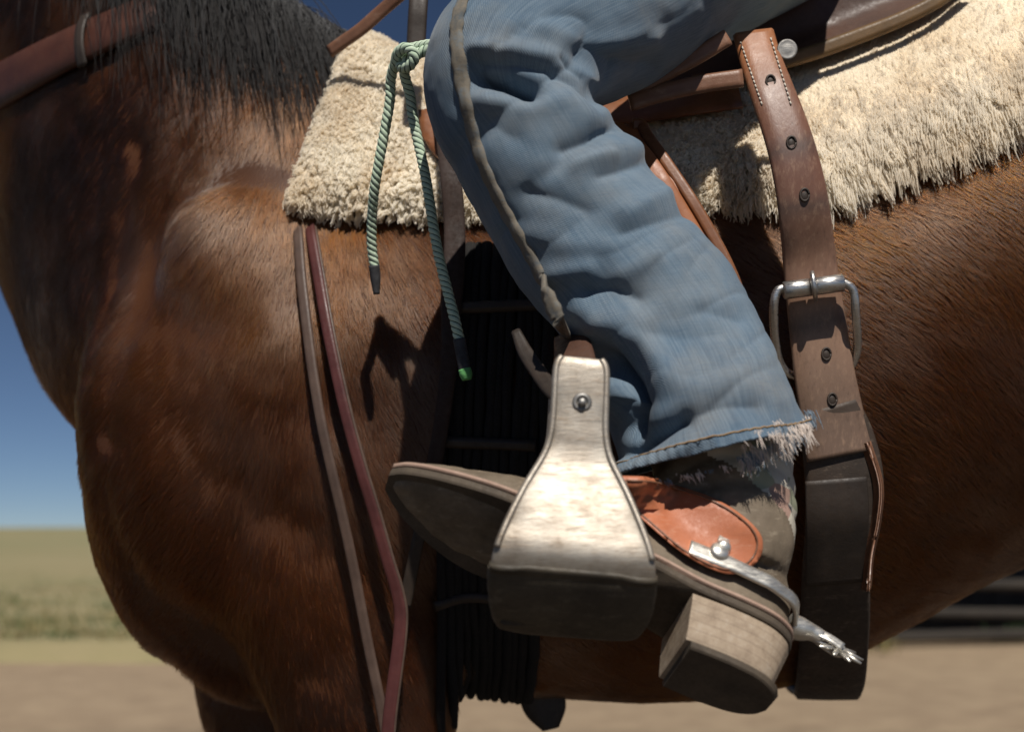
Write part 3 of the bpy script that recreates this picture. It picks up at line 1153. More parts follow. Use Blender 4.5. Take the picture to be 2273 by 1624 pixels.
def build_flank_cinch():
    root = empty('flank_cinch', 'wide worn leather rear cinch with roller buckle hanging behind the rider leg', 'cinch strap')
    T = [BV, BVP]
    cl = [(1668, 30, 90), (1685, 90, 92), (1710, 160, 98), (1745, 260, 104), (1768, 350, 110), (1781, 430, 114), (1791, 520, 118), (1800, 600, 122), (1812, 690, 128), (1826, 790, 134), (1843, 880, 140), (1858, 960, 146)]
    ys = []
    pts, ups, ws = [], [], []
    yprof = np.interp([c[1] for c in cl], [30, 150, 300, 420, 520, 700, 880, 960], [1.300, 1.268, 1.250, 1.255, 1.272, 1.285, 1.290, 1.290])
    for (a, b, w), y in zip(cl, yprof):
        pts.append(W(a, b, y))
        ws.append(w / F * y)
    billet = strip('billet', pts, ws, 0.0065, M['billet'], root, n=90, belly=0.0012)
    bb = bvh_of(billet)

    def bpt(a, b, off):
        p = W(a, b, 1.27)
        for _ in range(3):
            y = ysurf([bb], p[0], p[2], p[1], off)
            p = W(a, b, y)
        return p
    # punched holes with a worn rim
    for a, b in ((1706, 135), (1752, 270), (1781, 385), (1829, 735), (1842, 835)):
        c = bpt(a, b, 0.0006)
        ring = [c + np.array((0.0042 * math.cos(t), -0.0, 0.0058 * math.sin(t))) for t in np.linspace(0, 2 * math.pi, 17)]
        tube('hole_rim', np.array(ring), 0.0011, M['dark'], billet, 6)
        rr = [ell_ring(c + np.array((0, 0.0007 - q, 0)), (0, 0, 0.0055 * s), (0.0038 * s, 0, 0), 14) for q, s in ((0, 1), (0.0004, .9))]
        mesh('hole', *loft(rr), M['dark'], billet)
    # white saddle stitching near the top
    for x0, x1 in (((1640, 50), (1688, 190)), ((1706, 40), (1752, 190))):
        for k in range(15):
            t0, t1 = k / 15, (k + 0.66) / 15
            a = bpt(x0[0] + (x1[0] - x0[0]) * t0, x0[1] + (x1[1] - x0[1]) * t0, 0.0006)
            b = bpt(x0[0] + (x1[0] - x0[0]) * t1, x0[1] + (x1[1] - x0[1]) * t1, 0.0006)
            tube('stitch', np.array([a, (a + b) / 2 + np.array((0, -0.0005, 0)), b]), 0.0008, M['stitch'], billet, 6)
    # buckle: frame, roller, tongue
    buckle = link(bpy.data.objects.new('buckle', None), root)
    yb = 1.272
    fr = [(1742, 590), (1722, 596), (1713, 630), (1716, 700), (1728, 758), (1760, 784), (1830, 782), (1880, 765), (1897, 720), (1893, 640), (1888, 596), (1870, 580), (1855, 578)]
    q = []
    for a, b in fr:
        y = yb - 0.012 + 0.034 * max(0, (b - 620) / 140.0)
        q.append(W(a, b, y))
    tube('frame', q, 0.0042, M['steel'], buckle, 12, 70)
    a, b = W(1734, 596, yb - 0.014), W(1866, 578, yb - 0.014)
    for k, (t0, t1) in enumerate(((0.0, 0.49), (0.51, 1.0))):
        rr = []
        d = norm(b - a)
        s = norm(np.cross(d, (0, 1, 0)))
        for t, r in ((t0, .0072), (t0 + .015, .0085), (t1 - .015, .0085), (t1, .0072)):
            rr.append(ell_ring(a + (b - a) * t, s * r, np.array((0, 1, 0)) * r, 20))
        fix_normals(mesh('roller', *loft(rr), M['steel'], buckle))
    tube('tongue', [W(1797, 556, yb - 0.018), W(1799, 566, yb - 0.0235), W(1802, 590, yb - 0.0245), W(1804, 606, yb - 0.018), W(1805, 616, yb - 0.006)], [.0024, .0026, .0026, .0024, .002], M['steel'], buckle, 10, 20)
    # lower cinch: a wide band that hangs slack below the belly and comes up on the far side
    path = [(1835, 850, 1.292, 128), (1855, 930, 1.296, 160), (1868, 1020, 1.300, 172), (1862, 1120, 1.312, 160), (1850, 1220, 1.335, 150), (1848, 1320, 1.375, 150), (1843, 1400, 1.425, 150), (1838, 1452, 1.485, 150), (1832, 1478, 1.56, 146), (1826, 1478, 1.66, 140)]
    P = [W(a, b, y) for a, b, y, w in path]
    WW = [w / F * y for a, b, y, w in path]
    U = []
    for i, p in enumerate(P):
        U.append((0, -1, 0))
    P += [np.array((P[-1][0], YM + .14, P[-1][2] + .02)), np.array((P[-1][0], YM + .26, P[-1][2] + .16)), np.array((P[-1][0], YM + .32, P[-1][2] + .36))]
    WW += [WW[-1]] * 3
    P = np.array(P)
    t = norm(np.gradient(P, axis=0))
    U = norm(np.cross(t, np.array((1.0, 0, 0))) * 1.0)
    U = np.where((U[:, 1:2] > 0) & (np.arange(len(P))[:, None] < 6), -U, U)
    for i in range(1, len(U)):
        if np.dot(U[i], U[i - 1]) < 0:
            U[i] = -U[i]
    strip('belly_band', P, WW, 0.011, M['cinch'], root, up=U, n=110, belly=0.002)
    strip('stitched_patch', [W(1850, 1010, 1.291), W(1853, 1090, 1.297), W(1850, 1170, 1.314), W(1846, 1240, 1.332)], [.060, .062, .060, .058], 0.004, M['dark'], root, n=24)
    strip('edge_lace', [W(1915, 930, 1.29), W(1942, 1020, 1.293), W(1938, 1100, 1.303), W(1922, 1180, 1.318), W(1916, 1250, 1.338)], 0.010, 0.012, M['strap'], root, n=30)
    return root


mb = Mat('billet_leather')
ub = mb.coord('UV')
sx = mb.node('ShaderNodeSeparateXYZ')
mb.link(ub, sx.inputs[0])
bn = mb.noise(mb.coord('Object'), 26, 6, 0.7)
bf = mb.noise(mb.coord('Object', (1, 1, 0.35), (0, 0.6, 0)), 240, 4, 0.7)
vj = mb.math('ADD', sx.outputs['Y'], mb.math('MULTIPLY', bn, 0.02))
bc = mb.ramp(vj, [(0.03, (0.30, 0.115, 0.045)), (0.09, (0.17, 0.072, 0.040)), (0.16, (0.15, 0.068, 0.045)), (0.26, (0.20, 0.11, 0.072)), (0.33, (0.27, 0.165, 0.11)), (0.40, (0.15, 0.095, 0.066))])
for v0 in (0.150, 0.205, 0.315):
    d_ = mb.math('ABSOLUTE', mb.math('SUBTRACT', vj, v0))
    bc = mb.mix(mb.ramp(d_, [(0.0, (0.6, 0.6, 0.6)), (0.016, (0, 0, 0))]), bc, (0.055, 0.042, 0.036))
bc = mb.mix(mb.ramp(bf, [(0.52, (0, 0, 0)), (0.75, (0.5, 0.5, 0.5))]), bc, (0.36, 0.23, 0.15))
bc = mb.mix(mb.ramp(bf, [(0.25, (0.55, 0.55, 0.55)), (0.42, (0, 0, 0))]), bc, (0.05, 0.03, 0.02))
M['billet'] = mb.set(Base_Color=bc, Roughness=mb.ramp(bn, [(0.3, (0.33,) * 3), (0.7, (0.55,) * 3)]), Normal=mb.bump(bf, 0.2, 0.0015))
M['stitch'] = leather('stitch_thread', (0.55, 0.50, 0.42), (0.7, 0.65, 0.56), 0.8, 60)
build_flank_cinch()


# ------------------------------------------------------------------ the rider's leg
RIDER = empty('person', 'rider in faded blue jeans and worn leather boot, leg bent along the saddle', 'person')

# front edge / back edge of the trouser leg in survey units, depth of its axis, half depth
RINGS = [((1900, -430), (1830, -80), 1.405, .105), ((1660, -350), (1660, 10), 1.345, .105), ((1450, -250), (1545, 75), 1.280, .102),
         ((1250, -150), (1440, 128), 1.225, .098), ((1080, -70), (1365, 160), 1.190, .094), ((985, 5), (1325, 178), 1.170, .091), ((945, 115), (1322, 195), 1.160, .088),
         ((962, 235), (1352, 222), 1.155, .086), ((1012, 335), (1402, 280), 1.153, .084), ((1062, 432), (1455, 365), 1.151, .082),
         ((1120, 530), (1535, 460), 1.149, .080), ((1182, 622), (1604, 540), 1.145, .079), ((1240, 692), (1656, 622), 1.141, .078),
         ((1288, 765), (1697, 704), 1.130, .077), ((1328, 852), (1736, 800), 1.102, .076), ((1352, 935), (1764, 868), 1.094, .076), ((1366, 1006), (1785, 905), 1.088, .076)]
CREASES = [  # polyline, depth (m, negative = hollow), half width (survey units)
    (((1062, 125), (1110, 128), (1180, 150)), -0.0340, 26),
    (((1075, 165), (1160, 178), (1260, 175), (1310, 195)), 0.0053, 30),
    (((1050, 85), (1131, 88), (1218, 105), (1278, 140), (1318, 180)), -0.0075, 16),
    (((1060, 62), (1140, 66), (1230, 84), (1300, 130)), 0.0060, 23),
    (((1248, 86), (1290, 128), (1330, 192)), -0.0060, 12),
    (((1310, 60), (1380, 100), (1450, 105)), -0.0090, 35),
    (((1200, 20), (1330, 60), (1440, 40)), 0.0053, 27),
    (((1250, 286), (1310, 262), (1362, 232)), -0.0083, 22),
    (((1280, 305), (1350, 285), (1410, 285)), 0.0060, 30),
    (((1100, 240), (1140, 260)), -0.0030, 32),
    (((1330, 345), (1420, 316)), -0.0053, 19),
    (((1171, 380), (1230, 392), (1300, 420)), -0.0045, 24),
    (((1390, 420), (1480, 372)), 0.0045, 27),
    (((1380, 470), (1470, 440), (1520, 425)), -0.0045, 22),
    (((1180, 470), (1260, 500), (1330, 500)), 0.0037, 30),
    (((1300, 600), (1360, 590), (1410, 612)), -0.0090, 27),
    (((1230, 560), (1300, 550)), 0.0045, 24),
    (((1280, 640), (1330, 655), (1420, 660)), 0.0045, 27),
    (((1380, 560), (1450, 520)), 0.0037, 24),
    (((1440, 690), (1520, 700), (1590, 690)), -0.0037, 27),
    (((1340, 745), (1385, 775), (1395, 830), (1370, 900)), -0.0360, 40),
    (((1330, 690), (1420, 705), (1475, 780)), 0.0090, 35),
    (((1480, 780), (1560, 800), (1640, 780)), 0.0037, 32),
    (((1374, 960), (1430, 925), (1514, 880)), -0.0200, 22),
    (((1400, 990), (1480, 968), (1560, 920)), 0.0060, 27),
    (((1540, 870), (1600, 850), (1680, 850)), -0.0045, 27),
    (((1560, 640), (1640, 660)), -0.0037, 22),
]


def build_jeans():
    nv, nu = 340, 180
    Lp = cr([r[0] for r in RINGS], nv)
    Rp = cr([r[1] for r in RINGS], nv)
    Y = cr([r[2] for r in RINGS], nv)[:, 0]
    B = cr([r[3] for r in RINGS], nv)[:, 0]
    ph = np.linspace(0, 2 * np.pi, nu, endpoint=False)
    V = np.zeros((nv, nu, 3))
    for i in range(nv):
        l, r = W(*Lp[i], Y[i]), W(*Rp[i], Y[i])
        c, h = (l + r) / 2, (r - l) / 2
        cs, sn = np.cos(ph), np.sin(ph)
        e = 0.88
        cs = np.sign(cs) * np.abs(cs) ** e
        sn = np.sign(sn) * np.abs(sn) ** e
        V[i] = c + cs[:, None] * h - sn[:, None] * np.array((0, B[i], 0))
    # ease the bend behind the knee so that the rings do not fold over each other
    wk = np.clip((np.cos(ph) + 0.35) / 0.8, 0, 1)[None, :, None]
    rows = np.arange(nv)
    wk = wk * np.exp(-((rows - nv * 5.6 / 16) / (nv * 2.4 / 16)) ** 2)[:, None, None]
    for _ in range(160):
        A_ = V.copy()
        A_[1:-1] = (V[:-2] + V[2:]) / 2
        V = V * (1 - wk * 0.9) + A_ * wk * 0.9
    # outward normals of the plain tube
    du = np.roll(V, -1, 1) - np.roll(V, 1, 1)
    dv = np.gradient(V, axis=0)
    N = norm(np.cross(du, dv))
    ctr = V.mean(1, keepdims=True)
    sg = np.sign(((V - ctr) * N).sum(-1)).mean()
    N = N * sg
    q = V.reshape(-1, 3)
    zx, zy = to_survey(q)
    near = np.clip((-N.reshape(-1, 3)[:, 1] + 0.25) / 0.6, 0, 1)
    d = np.zeros(len(q))
    wob = (fbm(q, 28, 2) - 0.5) * 34
    for pl, a, w in CREASES:
        pl = np.array(pl, float)
        best = np.full(len(q), 1e9)
        for k in range(len(pl) - 1):
            ax = pl[k + 1] - pl[k]
            u = np.stack([zx - pl[k, 0], zy - pl[k, 1]], 1)
            t = np.clip((u @ ax) / (ax @ ax), 0, 1)
            best = np.minimum(best, np.linalg.norm(u - t[:, None] * ax, axis=1))
        best = np.abs(best + wob * 0.2)
        d += a * (np.exp(-(best / w) ** 2) if a > 0 else np.exp(-(best / (w * 0.85)) ** 1.25)) * near
    d += (fbm(q * np.array((1.0, 1, 1.5)), 14, 3) - 0.5) * 0.008
    ax_, cx_ = np.array((0.55, 0, -0.83)), np.array((0.83, 0, 0.55))
    qa = np.stack([q @ ax_, q @ cx_ * 0.28 + (q @ ax_) * 0.12, q[:, 1] * 0.35], 1)
    rg = np.clip(1 - np.abs(2 * fbm(qa, 26, 2, NZ2) - 1) * 1.6, 0, 1) ** 5
    kz = np.exp(-((zx - 1200) ** 2 + (zy - 180) ** 2) / 190.0 ** 2) + np.exp(-((zy - 900) / 110.0) ** 2) + 0.35
    d -= rg * 0.0042 * np.clip(kz, 0, 1) * near
    d += (fbm(q, 60, 3, NZ2) - 0.5) * 0.0010
    # wrinkled hem
    row = np.repeat(np.arange(nv), nu)
    hem = np.clip((row - (nv - 30)) / 30.0, 0, 1)
    d += hem * 0.004 * np.sin(np.tile(ph, nv) * 5 + 1.0)
    # stitched hem: last centimetre and a half doubled
    d += np.where(row > nv - 12, 0.0036, 0) + np.where(row == nv - 12, 0.0016, 0)
    d += np.where(row > nv - 12, 0.0012 * np.sin(np.tile(ph, nv) * 60 + fbm(q, 40, 2) * 8), 0)
    q = q + N.reshape(-1, 3) * d[:, None]
    per = np.cumsum(np.linalg.norm(np.diff(V[nv // 2], axis=0), axis=1))
    u = np.tile(np.concatenate([[0], per]), nv)
    v = np.repeat(np.concatenate([[0], np.cumsum(np.linalg.norm(np.diff(V[:, nu // 4], axis=0), axis=1))]), nu)
    f = grid_faces(nv, nu, close_c=True)
    jeans = mesh('jeans', q, f, M['denim'], RIDER, uv=np.stack([u, v], 1))
    fix_normals(jeans)
    md = jeans.modifiers.new('cloth', 'SOLIDIFY')
    md.thickness = 0.0022
    md.offset = -1
    bj = bvh_of(jeans)

    def jp(a, b, off):
        y = 1.03
        for _ in range(4):
            p = W(a, b, y)
            y = ysurf([bj], p[0], p[2], y, off)
        return W(a, b, y)
    # outseam: felled ridge, worn to tan
    sm = [(1035, -60), (1018, -10), (1014, 40), (1022, 110), (1036, 190), (1056, 270), (1084, 345), (1118, 415), (1155, 480), (1190, 545), (1218, 612), (1238, 660)]
    sc = cr(sm, 120)
    P = np.array([jp(a, b, 0.0008) for a, b in sc])
    for _ in range(4):
        P[1:-1, 1] = 0.5 * P[1:-1, 1] + 0.25 * (P[:-2, 1] + P[2:, 1])
    P = np.vstack([P, [W(1252, 690, 1.105), W(1262, 712, 1.135), W(1270, 735, 1.17)]])
    up = []
    for p in P:
        h, n, _, _ = bj.find_nearest(Vector(p))
        n = np.array(n)
        up.append(n if n[1] < 0 else -n)
    up = np.array(up)
    for _ in range(10):
        up[1:-1] = norm(up[:-2] + up[1:-1] * 2 + up[2:])
    w = np.array([0.013 + 0.0012 * math.sin(k * 0.9) for k in range(123)])
    seam = strip('outseam', P, w, 0.0042, M['seam'], jeans, up=up, rnd=0.45, belly=0.0008)
    hr = q.reshape(nv, nu, 3)[nv - 10] + N.reshape(nv, nu, 3)[nv - 10] * 0.0004
    tube('hem_stitch', np.vstack([hr, hr[:1]]), 0.0007, M['seam_thread'], jeans, 6)
    # frayed patch at the back of the hem
    pts, colr = [], []
    for tft in range(60):
        bx = 1640 + 152 * RNG.random() if tft < 50 else 1400 + 240 * RNG.random()
        by = np.interp(bx, [1400, 1480, 1632, 1700, 1792], [1012, 1016, 978, 944, 905]) - (55 * RNG.random() ** 2.2 if tft < 50 else 2)
        dr0 = norm(np.array((0.42 + 0.22 * RNG.normal(), -0.15 + 0.12 * RNG.normal(), -0.85)))
        L0 = (0.003 + 0.009 * RNG.random() ** 1.5) * (1.0 if tft < 50 else 0.4)
        tone = np.array((0.70, 0.61, 0.54)) if RNG.random() < 0.75 else np.array((0.20, 0.25, 0.30))
        for q_ in range(8 + int(14 * RNG.random())):
            p = jp(bx + RNG.normal(0, 6), by + RNG.normal(0, 3), 0.0004)
            if p[1] > 1.2:
                continue
            dr = norm(dr0 + RNG.normal(0, 0.16, 3))
            L = L0 * (0.4 + RNG.random())
            cu = RNG.normal(0, 0.22, 3)
            pts.append([p + dr * L * t + cu * L * t * t * 0.6 + np.array((0, 0, -0.35)) * L * t * t for t in np.linspace(0, 1, 6)])
            colr.append(tone * (0.7 + 0.5 * RNG.random()))
    pts = np.array(pts)
    c = np.array(colr)
    o = strands('hem_fray', pts, np.array((0.00036, 0.00036, 0.00034, 0.0003, 0.00026, 0.00015)), c, M['thread'], jeans)
    o['kind'] = 'stuff'
    # seat and far thigh of the jeans, out of sight behind the saddle
    rings = []
    for x, y, z, a, b in cr([(-.06, YM + .36, 1.50, .085, .085), (0.05, YM + .34, 1.56, .095, .09), (0.18, YM + .25, 1.64, .105, .10), (0.30, YM + .10, 1.71, .12, .13), (0.34, YM, 1.74, .12, .15), (0.33, YM - .12, 1.73, .12, .13), (0.27, YM - .25, 1.68, .11, .10)], 40):
        rings.append(ell_ring((x, y, z), (0, 0, a), (b, 0, 0), 28))
    mesh('seat_of_jeans', *loft(rings), M['denim'], RIDER)
    return jeans, bj


m_ = Mat('seam_denim')
v_ = m_.coord('Object')
n_ = m_.noise(v_, 60, 5, 0.7)
M['seam'] = m_.set(Base_Color=m_.ramp(n_, [(0.3, (0.075, 0.085, 0.09)), (0.5, (0.165, 0.14, 0.105)), (0.7, (0.13, 0.155, 0.17))]), Roughness=0.9, Normal=m_.bump(n_, 0.5, 0.002))
M['seam_thread'] = leather('seam_thread', (0.28, 0.17, 0.08), (0.36, 0.24, 0.12), 0.8, 60)
JEANS, BVJ = build_jeans()


# ------------------------------------------------------------------ boot
E1 = norm(np.array((-0.905, -0.02, 0.375)))           # heel to toe
PERP = norm(np.cross(np.cross(E1, (0, 0, 1.0)), E1))
ROLL = R(38)
SIDE0 = norm(np.cross(PERP, E1))                       # towards the viewer or away
if SIDE0[1] > 0:
    SIDE0 = -SIDE0
UPV = PERP * math.cos(ROLL) - SIDE0 * math.sin(ROLL)
SIDEV = SIDE0 * math.cos(ROLL) + PERP * math.sin(ROLL)   # to the near (outer) side of the foot
BO = W(1722, 1402, 1.03)


def foot(l, s, h):
    return BO + E1 * l + SIDEV * s + UPV * h


PLAN = [(-0.004, .012), (0.003, .024), (0.02, .033), (0.05, .036), (0.09, .034), (0.13, .032), (0.17, .037), (0.21, .046), (0.245, .048), (0.275, .042), (0.302, .031), (0.321, .019), (0.332, .007)]


def plan_outline(grow=0.0, l0=-1, l1=1, n=60):
    pl = cr(PLAN, n)
    pl = pl[(pl[:, 0] >= l0) & (pl[:, 0] <= l1)]
    near = [(l, w + grow) for l, w in pl]
    far = [(l, -(w + grow)) for l, w in pl[::-1]]
    return near + far


def plate(name, outline, h0, h1, mat, parent, taper=0.0, hfun=None, cl=0.05):
    """flat-bottomed layer of the sole between heights h0 (bottom) and h1"""
    rings = []
    for k, (t, g) in enumerate(((0, -0.0012), (0.2, 0), (0.8, 0), (1, -0.0012))):
        h = h0 + (h1 - h0) * t
        rg = []
        for l, s in outline:
            hh = h + (hfun(l) if hfun else 0)
            q = 1 - taper * (1 - t)
            rg.append(foot(cl + (l - cl) * q, s * q + (g if s > 0 else -g), hh))
        rings.append(rg)
    o = mesh(name, *loft(np.array(rings)), mat, parent, smooth=False)
    return fix_normals(o)


def sole_rise(l):
    """arch and toe spring"""
    return 0.009 * math.exp(-((l - 0.125) / 0.035) ** 2) + 0.012 * max(0, (l - 0.24) / 0.09) ** 2


def build_boot():
    root = link(bpy.data.objects.new('boot', None), RIDER)
    V, Fc = [], []

    def add(v, f):
        o = len(V)
        V.extend([tuple(q) for q in v])
        Fc.extend([tuple(i + o for i in q) for q in f])
    prof = [(0.0, .016, .052, .5), (0.010, .026, .072, .5), (0.035, .033, .092, .5), (0.08, .035, .104, .45), (0.12, .034, .100, .4), (0.16, .037, .082, .4), (0.20, .043, .064, .45), (0.24, .045, .050, .5), (0.275, .039, .038, .55), (0.302, .028, .028, .6), (0.320, .016, .020, .6), (0.328, .005, .012, .6)]
    rings = []
    a = np.linspace(0, 2 * np.pi, 32, endpoint=False)
    for l, w, h, _ in cr(prof, 60):
        rg = []
        for t in a:
            c, s = math.cos(t), math.sin(t)
            hh = 0.006 + (h * max(0, s) ** 0.85 if s > 0 else 0.008 * s) + sole_rise(l)
            ww = w * math.copysign(abs(c) ** (0.75 if s < 0.3 else 1.0), c) * (1 - 0.25 * max(0, s) * (l < 0.19))
            rg.append(foot(l, ww, hh))
        rings.append(rg)
    add(*loft(np.array(rings)))
    # shaft rising into the trouser leg
    ank = foot(0.062, 0, 0.065)
    top = W(1600, 860, 1.115)
    ax = [ank, ank * 0.72 + top * 0.28 + np.array((0.004, 0, 0)), ank * 0.4 + top * 0.6, top]
    rr = [.048, .052, .053, .052]
    P = cr(ax, 24)
    rad = cr(rr, 24)[:, 0]
    t, s, u = frames(P)
    m = 32
    an = np.linspace(0, 2 * np.pi, m, endpoint=False)
    rings = P[:, None] + rad[:, None, None] * (np.cos(an)[None, :, None] * s[:, None] * 1.12 + np.sin(an)[None, :, None] * u[:, None] * 0.86)
    add(*loft(rings))
    me = bpy.data.meshes.new('tmp')
    me.from_pydata(V, [], Fc)
    o = bpy.data.objects.new('tmp', me)
    COL.objects.link(o)
    md = o.modifiers.new('r', 'REMESH')
    md.mode = 'VOXEL'
    md.voxel_size = 0.0032
    sm = o.modifiers.new('s', 'SMOOTH')
    sm.iterations = 9
    dg = bpy.context.evaluated_depsgraph_get()
    me2 = bpy.data.meshes.new_from_object(o.evaluated_get(dg))
    bpy.data.objects.remove(o)
    n = len(me2.vertices)
    v = np.empty(n * 3)
    me2.vertices.foreach_get('co', v)
    v = v.reshape(-1, 3)
    nn = np.empty(n * 3)
    me2.vertices.foreach_get('normal', nn)
    nn = nn.reshape(-1, 3)
    loc = (v - BO) @ np.stack([E1, SIDEV, UPV], 1)
    # walking creases across the vamp, slouch at the ankle
    cre = np.zeros(n)
    for l0, am in ((0.175, .0022), (0.19, .0028), (0.205, .002), (0.155, .0018)):
        cre -= am * np.exp(-((loc[:, 0] - l0 + 0.15 * (loc[:, 2] - .04) + 0.004 * np.sin(loc[:, 1] * 120)) / 0.0035) ** 2) * (loc[:, 2] > 0.022)
    for h0, am in ((0.105, .003), (0.125, .003), (0.145, .0025)):
        cre -= am * np.exp(-((loc[:, 2] - h0 + 0.3 * (loc[:, 0] - .06) + 0.006 * np.sin(loc[:, 1] * 60)) / 0.005) ** 2)
    cre += (fbm(v, 60, 3) - 0.5) * 0.003
    v = v + nn * cre[:, None]
    me2.vertices.foreach_set('co', v.ravel())
    me2.polygons.foreach_set('use_smooth', [True] * len(me2.polygons))
    me2.materials.clear()
    me2.materials.append(M['boot'])
    me2.materials.append(M['shaft'])
    ci = np.array([(np.array(p.center) - BO) for p in me2.polygons]) @ np.stack([E1, SIDEV, UPV], 1)
    isl = (ci[:, 2] - 0.25 * (ci[:, 0] - 0.06) > 0.105).astype(np.int32)
    me2.polygons.foreach_set('material_index', isl)
    me2.update()
    me2.name = 'upper'
    up = link(bpy.data.objects.new('upper', me2), root)
    sole = plate('sole', plan_outline(0.003), -0.001, 0.0065, M['sole'], root, hfun=sole_rise)
    plate('welt', plan_outline(0.0045), 0.0068, 0.0105, M['welt'], sole, hfun=sole_rise)
    heel = plate('heel', plan_outline(0.001, -1, 0.088), -0.040, -0.0015, M['heel'], root, taper=0.14)
    plate('heel_cap', plan_outline(-0.0035, -1, 0.080), -0.0465, -0.0403, M['sole'], heel, taper=0.05)
    return root, up


ms = Mat('inlaid_shaft')
vv = ms.coord('Object')
n1 = ms.noise(vv, 26, 4, 0.6)
cl = ms.ramp(n1, [(0.3, (0.48, 0.44, 0.35)), (0.7, (0.66, 0.61, 0.51))])
vo = ms.node('ShaderNodeTexVoronoi')
vo.inputs['Scale'].default_value = 42
ms.link(vv, vo.inputs['Vector'])
sep = ms.node('ShaderNodeSeparateColor')
ms.link(vo.outputs['Color'], sep.inputs['Color'])
cl = ms.mix(ms.ramp(sep.outputs['Red'], [(0.74, (0, 0, 0)), (0.80, (0.6, 0.6, 0.6))]), cl, (0.26, 0.07, 0.045))
cl = ms.mix(ms.ramp(sep.outputs['Green'], [(0.72, (0, 0, 0)), (0.74, (0.7, 0.7, 0.7))]), cl, (0.20, 0.23, 0.13))
M['shaft'] = ms.set(Base_Color=cl, Roughness=0.6, Normal=ms.bump(n1, 0.3, 0.002))
mh = Mat('stacked_heel')
tc = mh.node('ShaderNodeTexCoord')
dt = mh.node('ShaderNodeVectorMath', operation='DOT_PRODUCT')
mh.link(tc.outputs['Object'], dt.inputs[0])
dt.inputs[1].default_value = tuple(UPV)
hn = mh.noise(tc.outputs['Object'], 55, 6, 0.75)
hs = mh.math('SINE', mh.math('ADD', mh.math('MULTIPLY', dt.outputs['Value'], 6.283 / 0.0075), mh.math('MULTIPLY', hn, 1.2)))
hc = mh.ramp(hn, [(0.3, (0.19, 0.135, 0.09)), (0.55, (0.33, 0.255, 0.18)), (0.75, (0.42, 0.36, 0.29))])
hc = mh.mix(mh.ramp(hs, [(0.80, (0, 0, 0)), (0.97, (0.28, 0.28, 0.28))]), hc, (0.09, 0.06, 0.04))
M['heel'] = mh.set(Base_Color=hc, Roughness=0.75, Normal=mh.bump(hn, 0.35, 0.002))
BOOT, UPPER = build_boot()
BVU = bvh_of(UPPER)


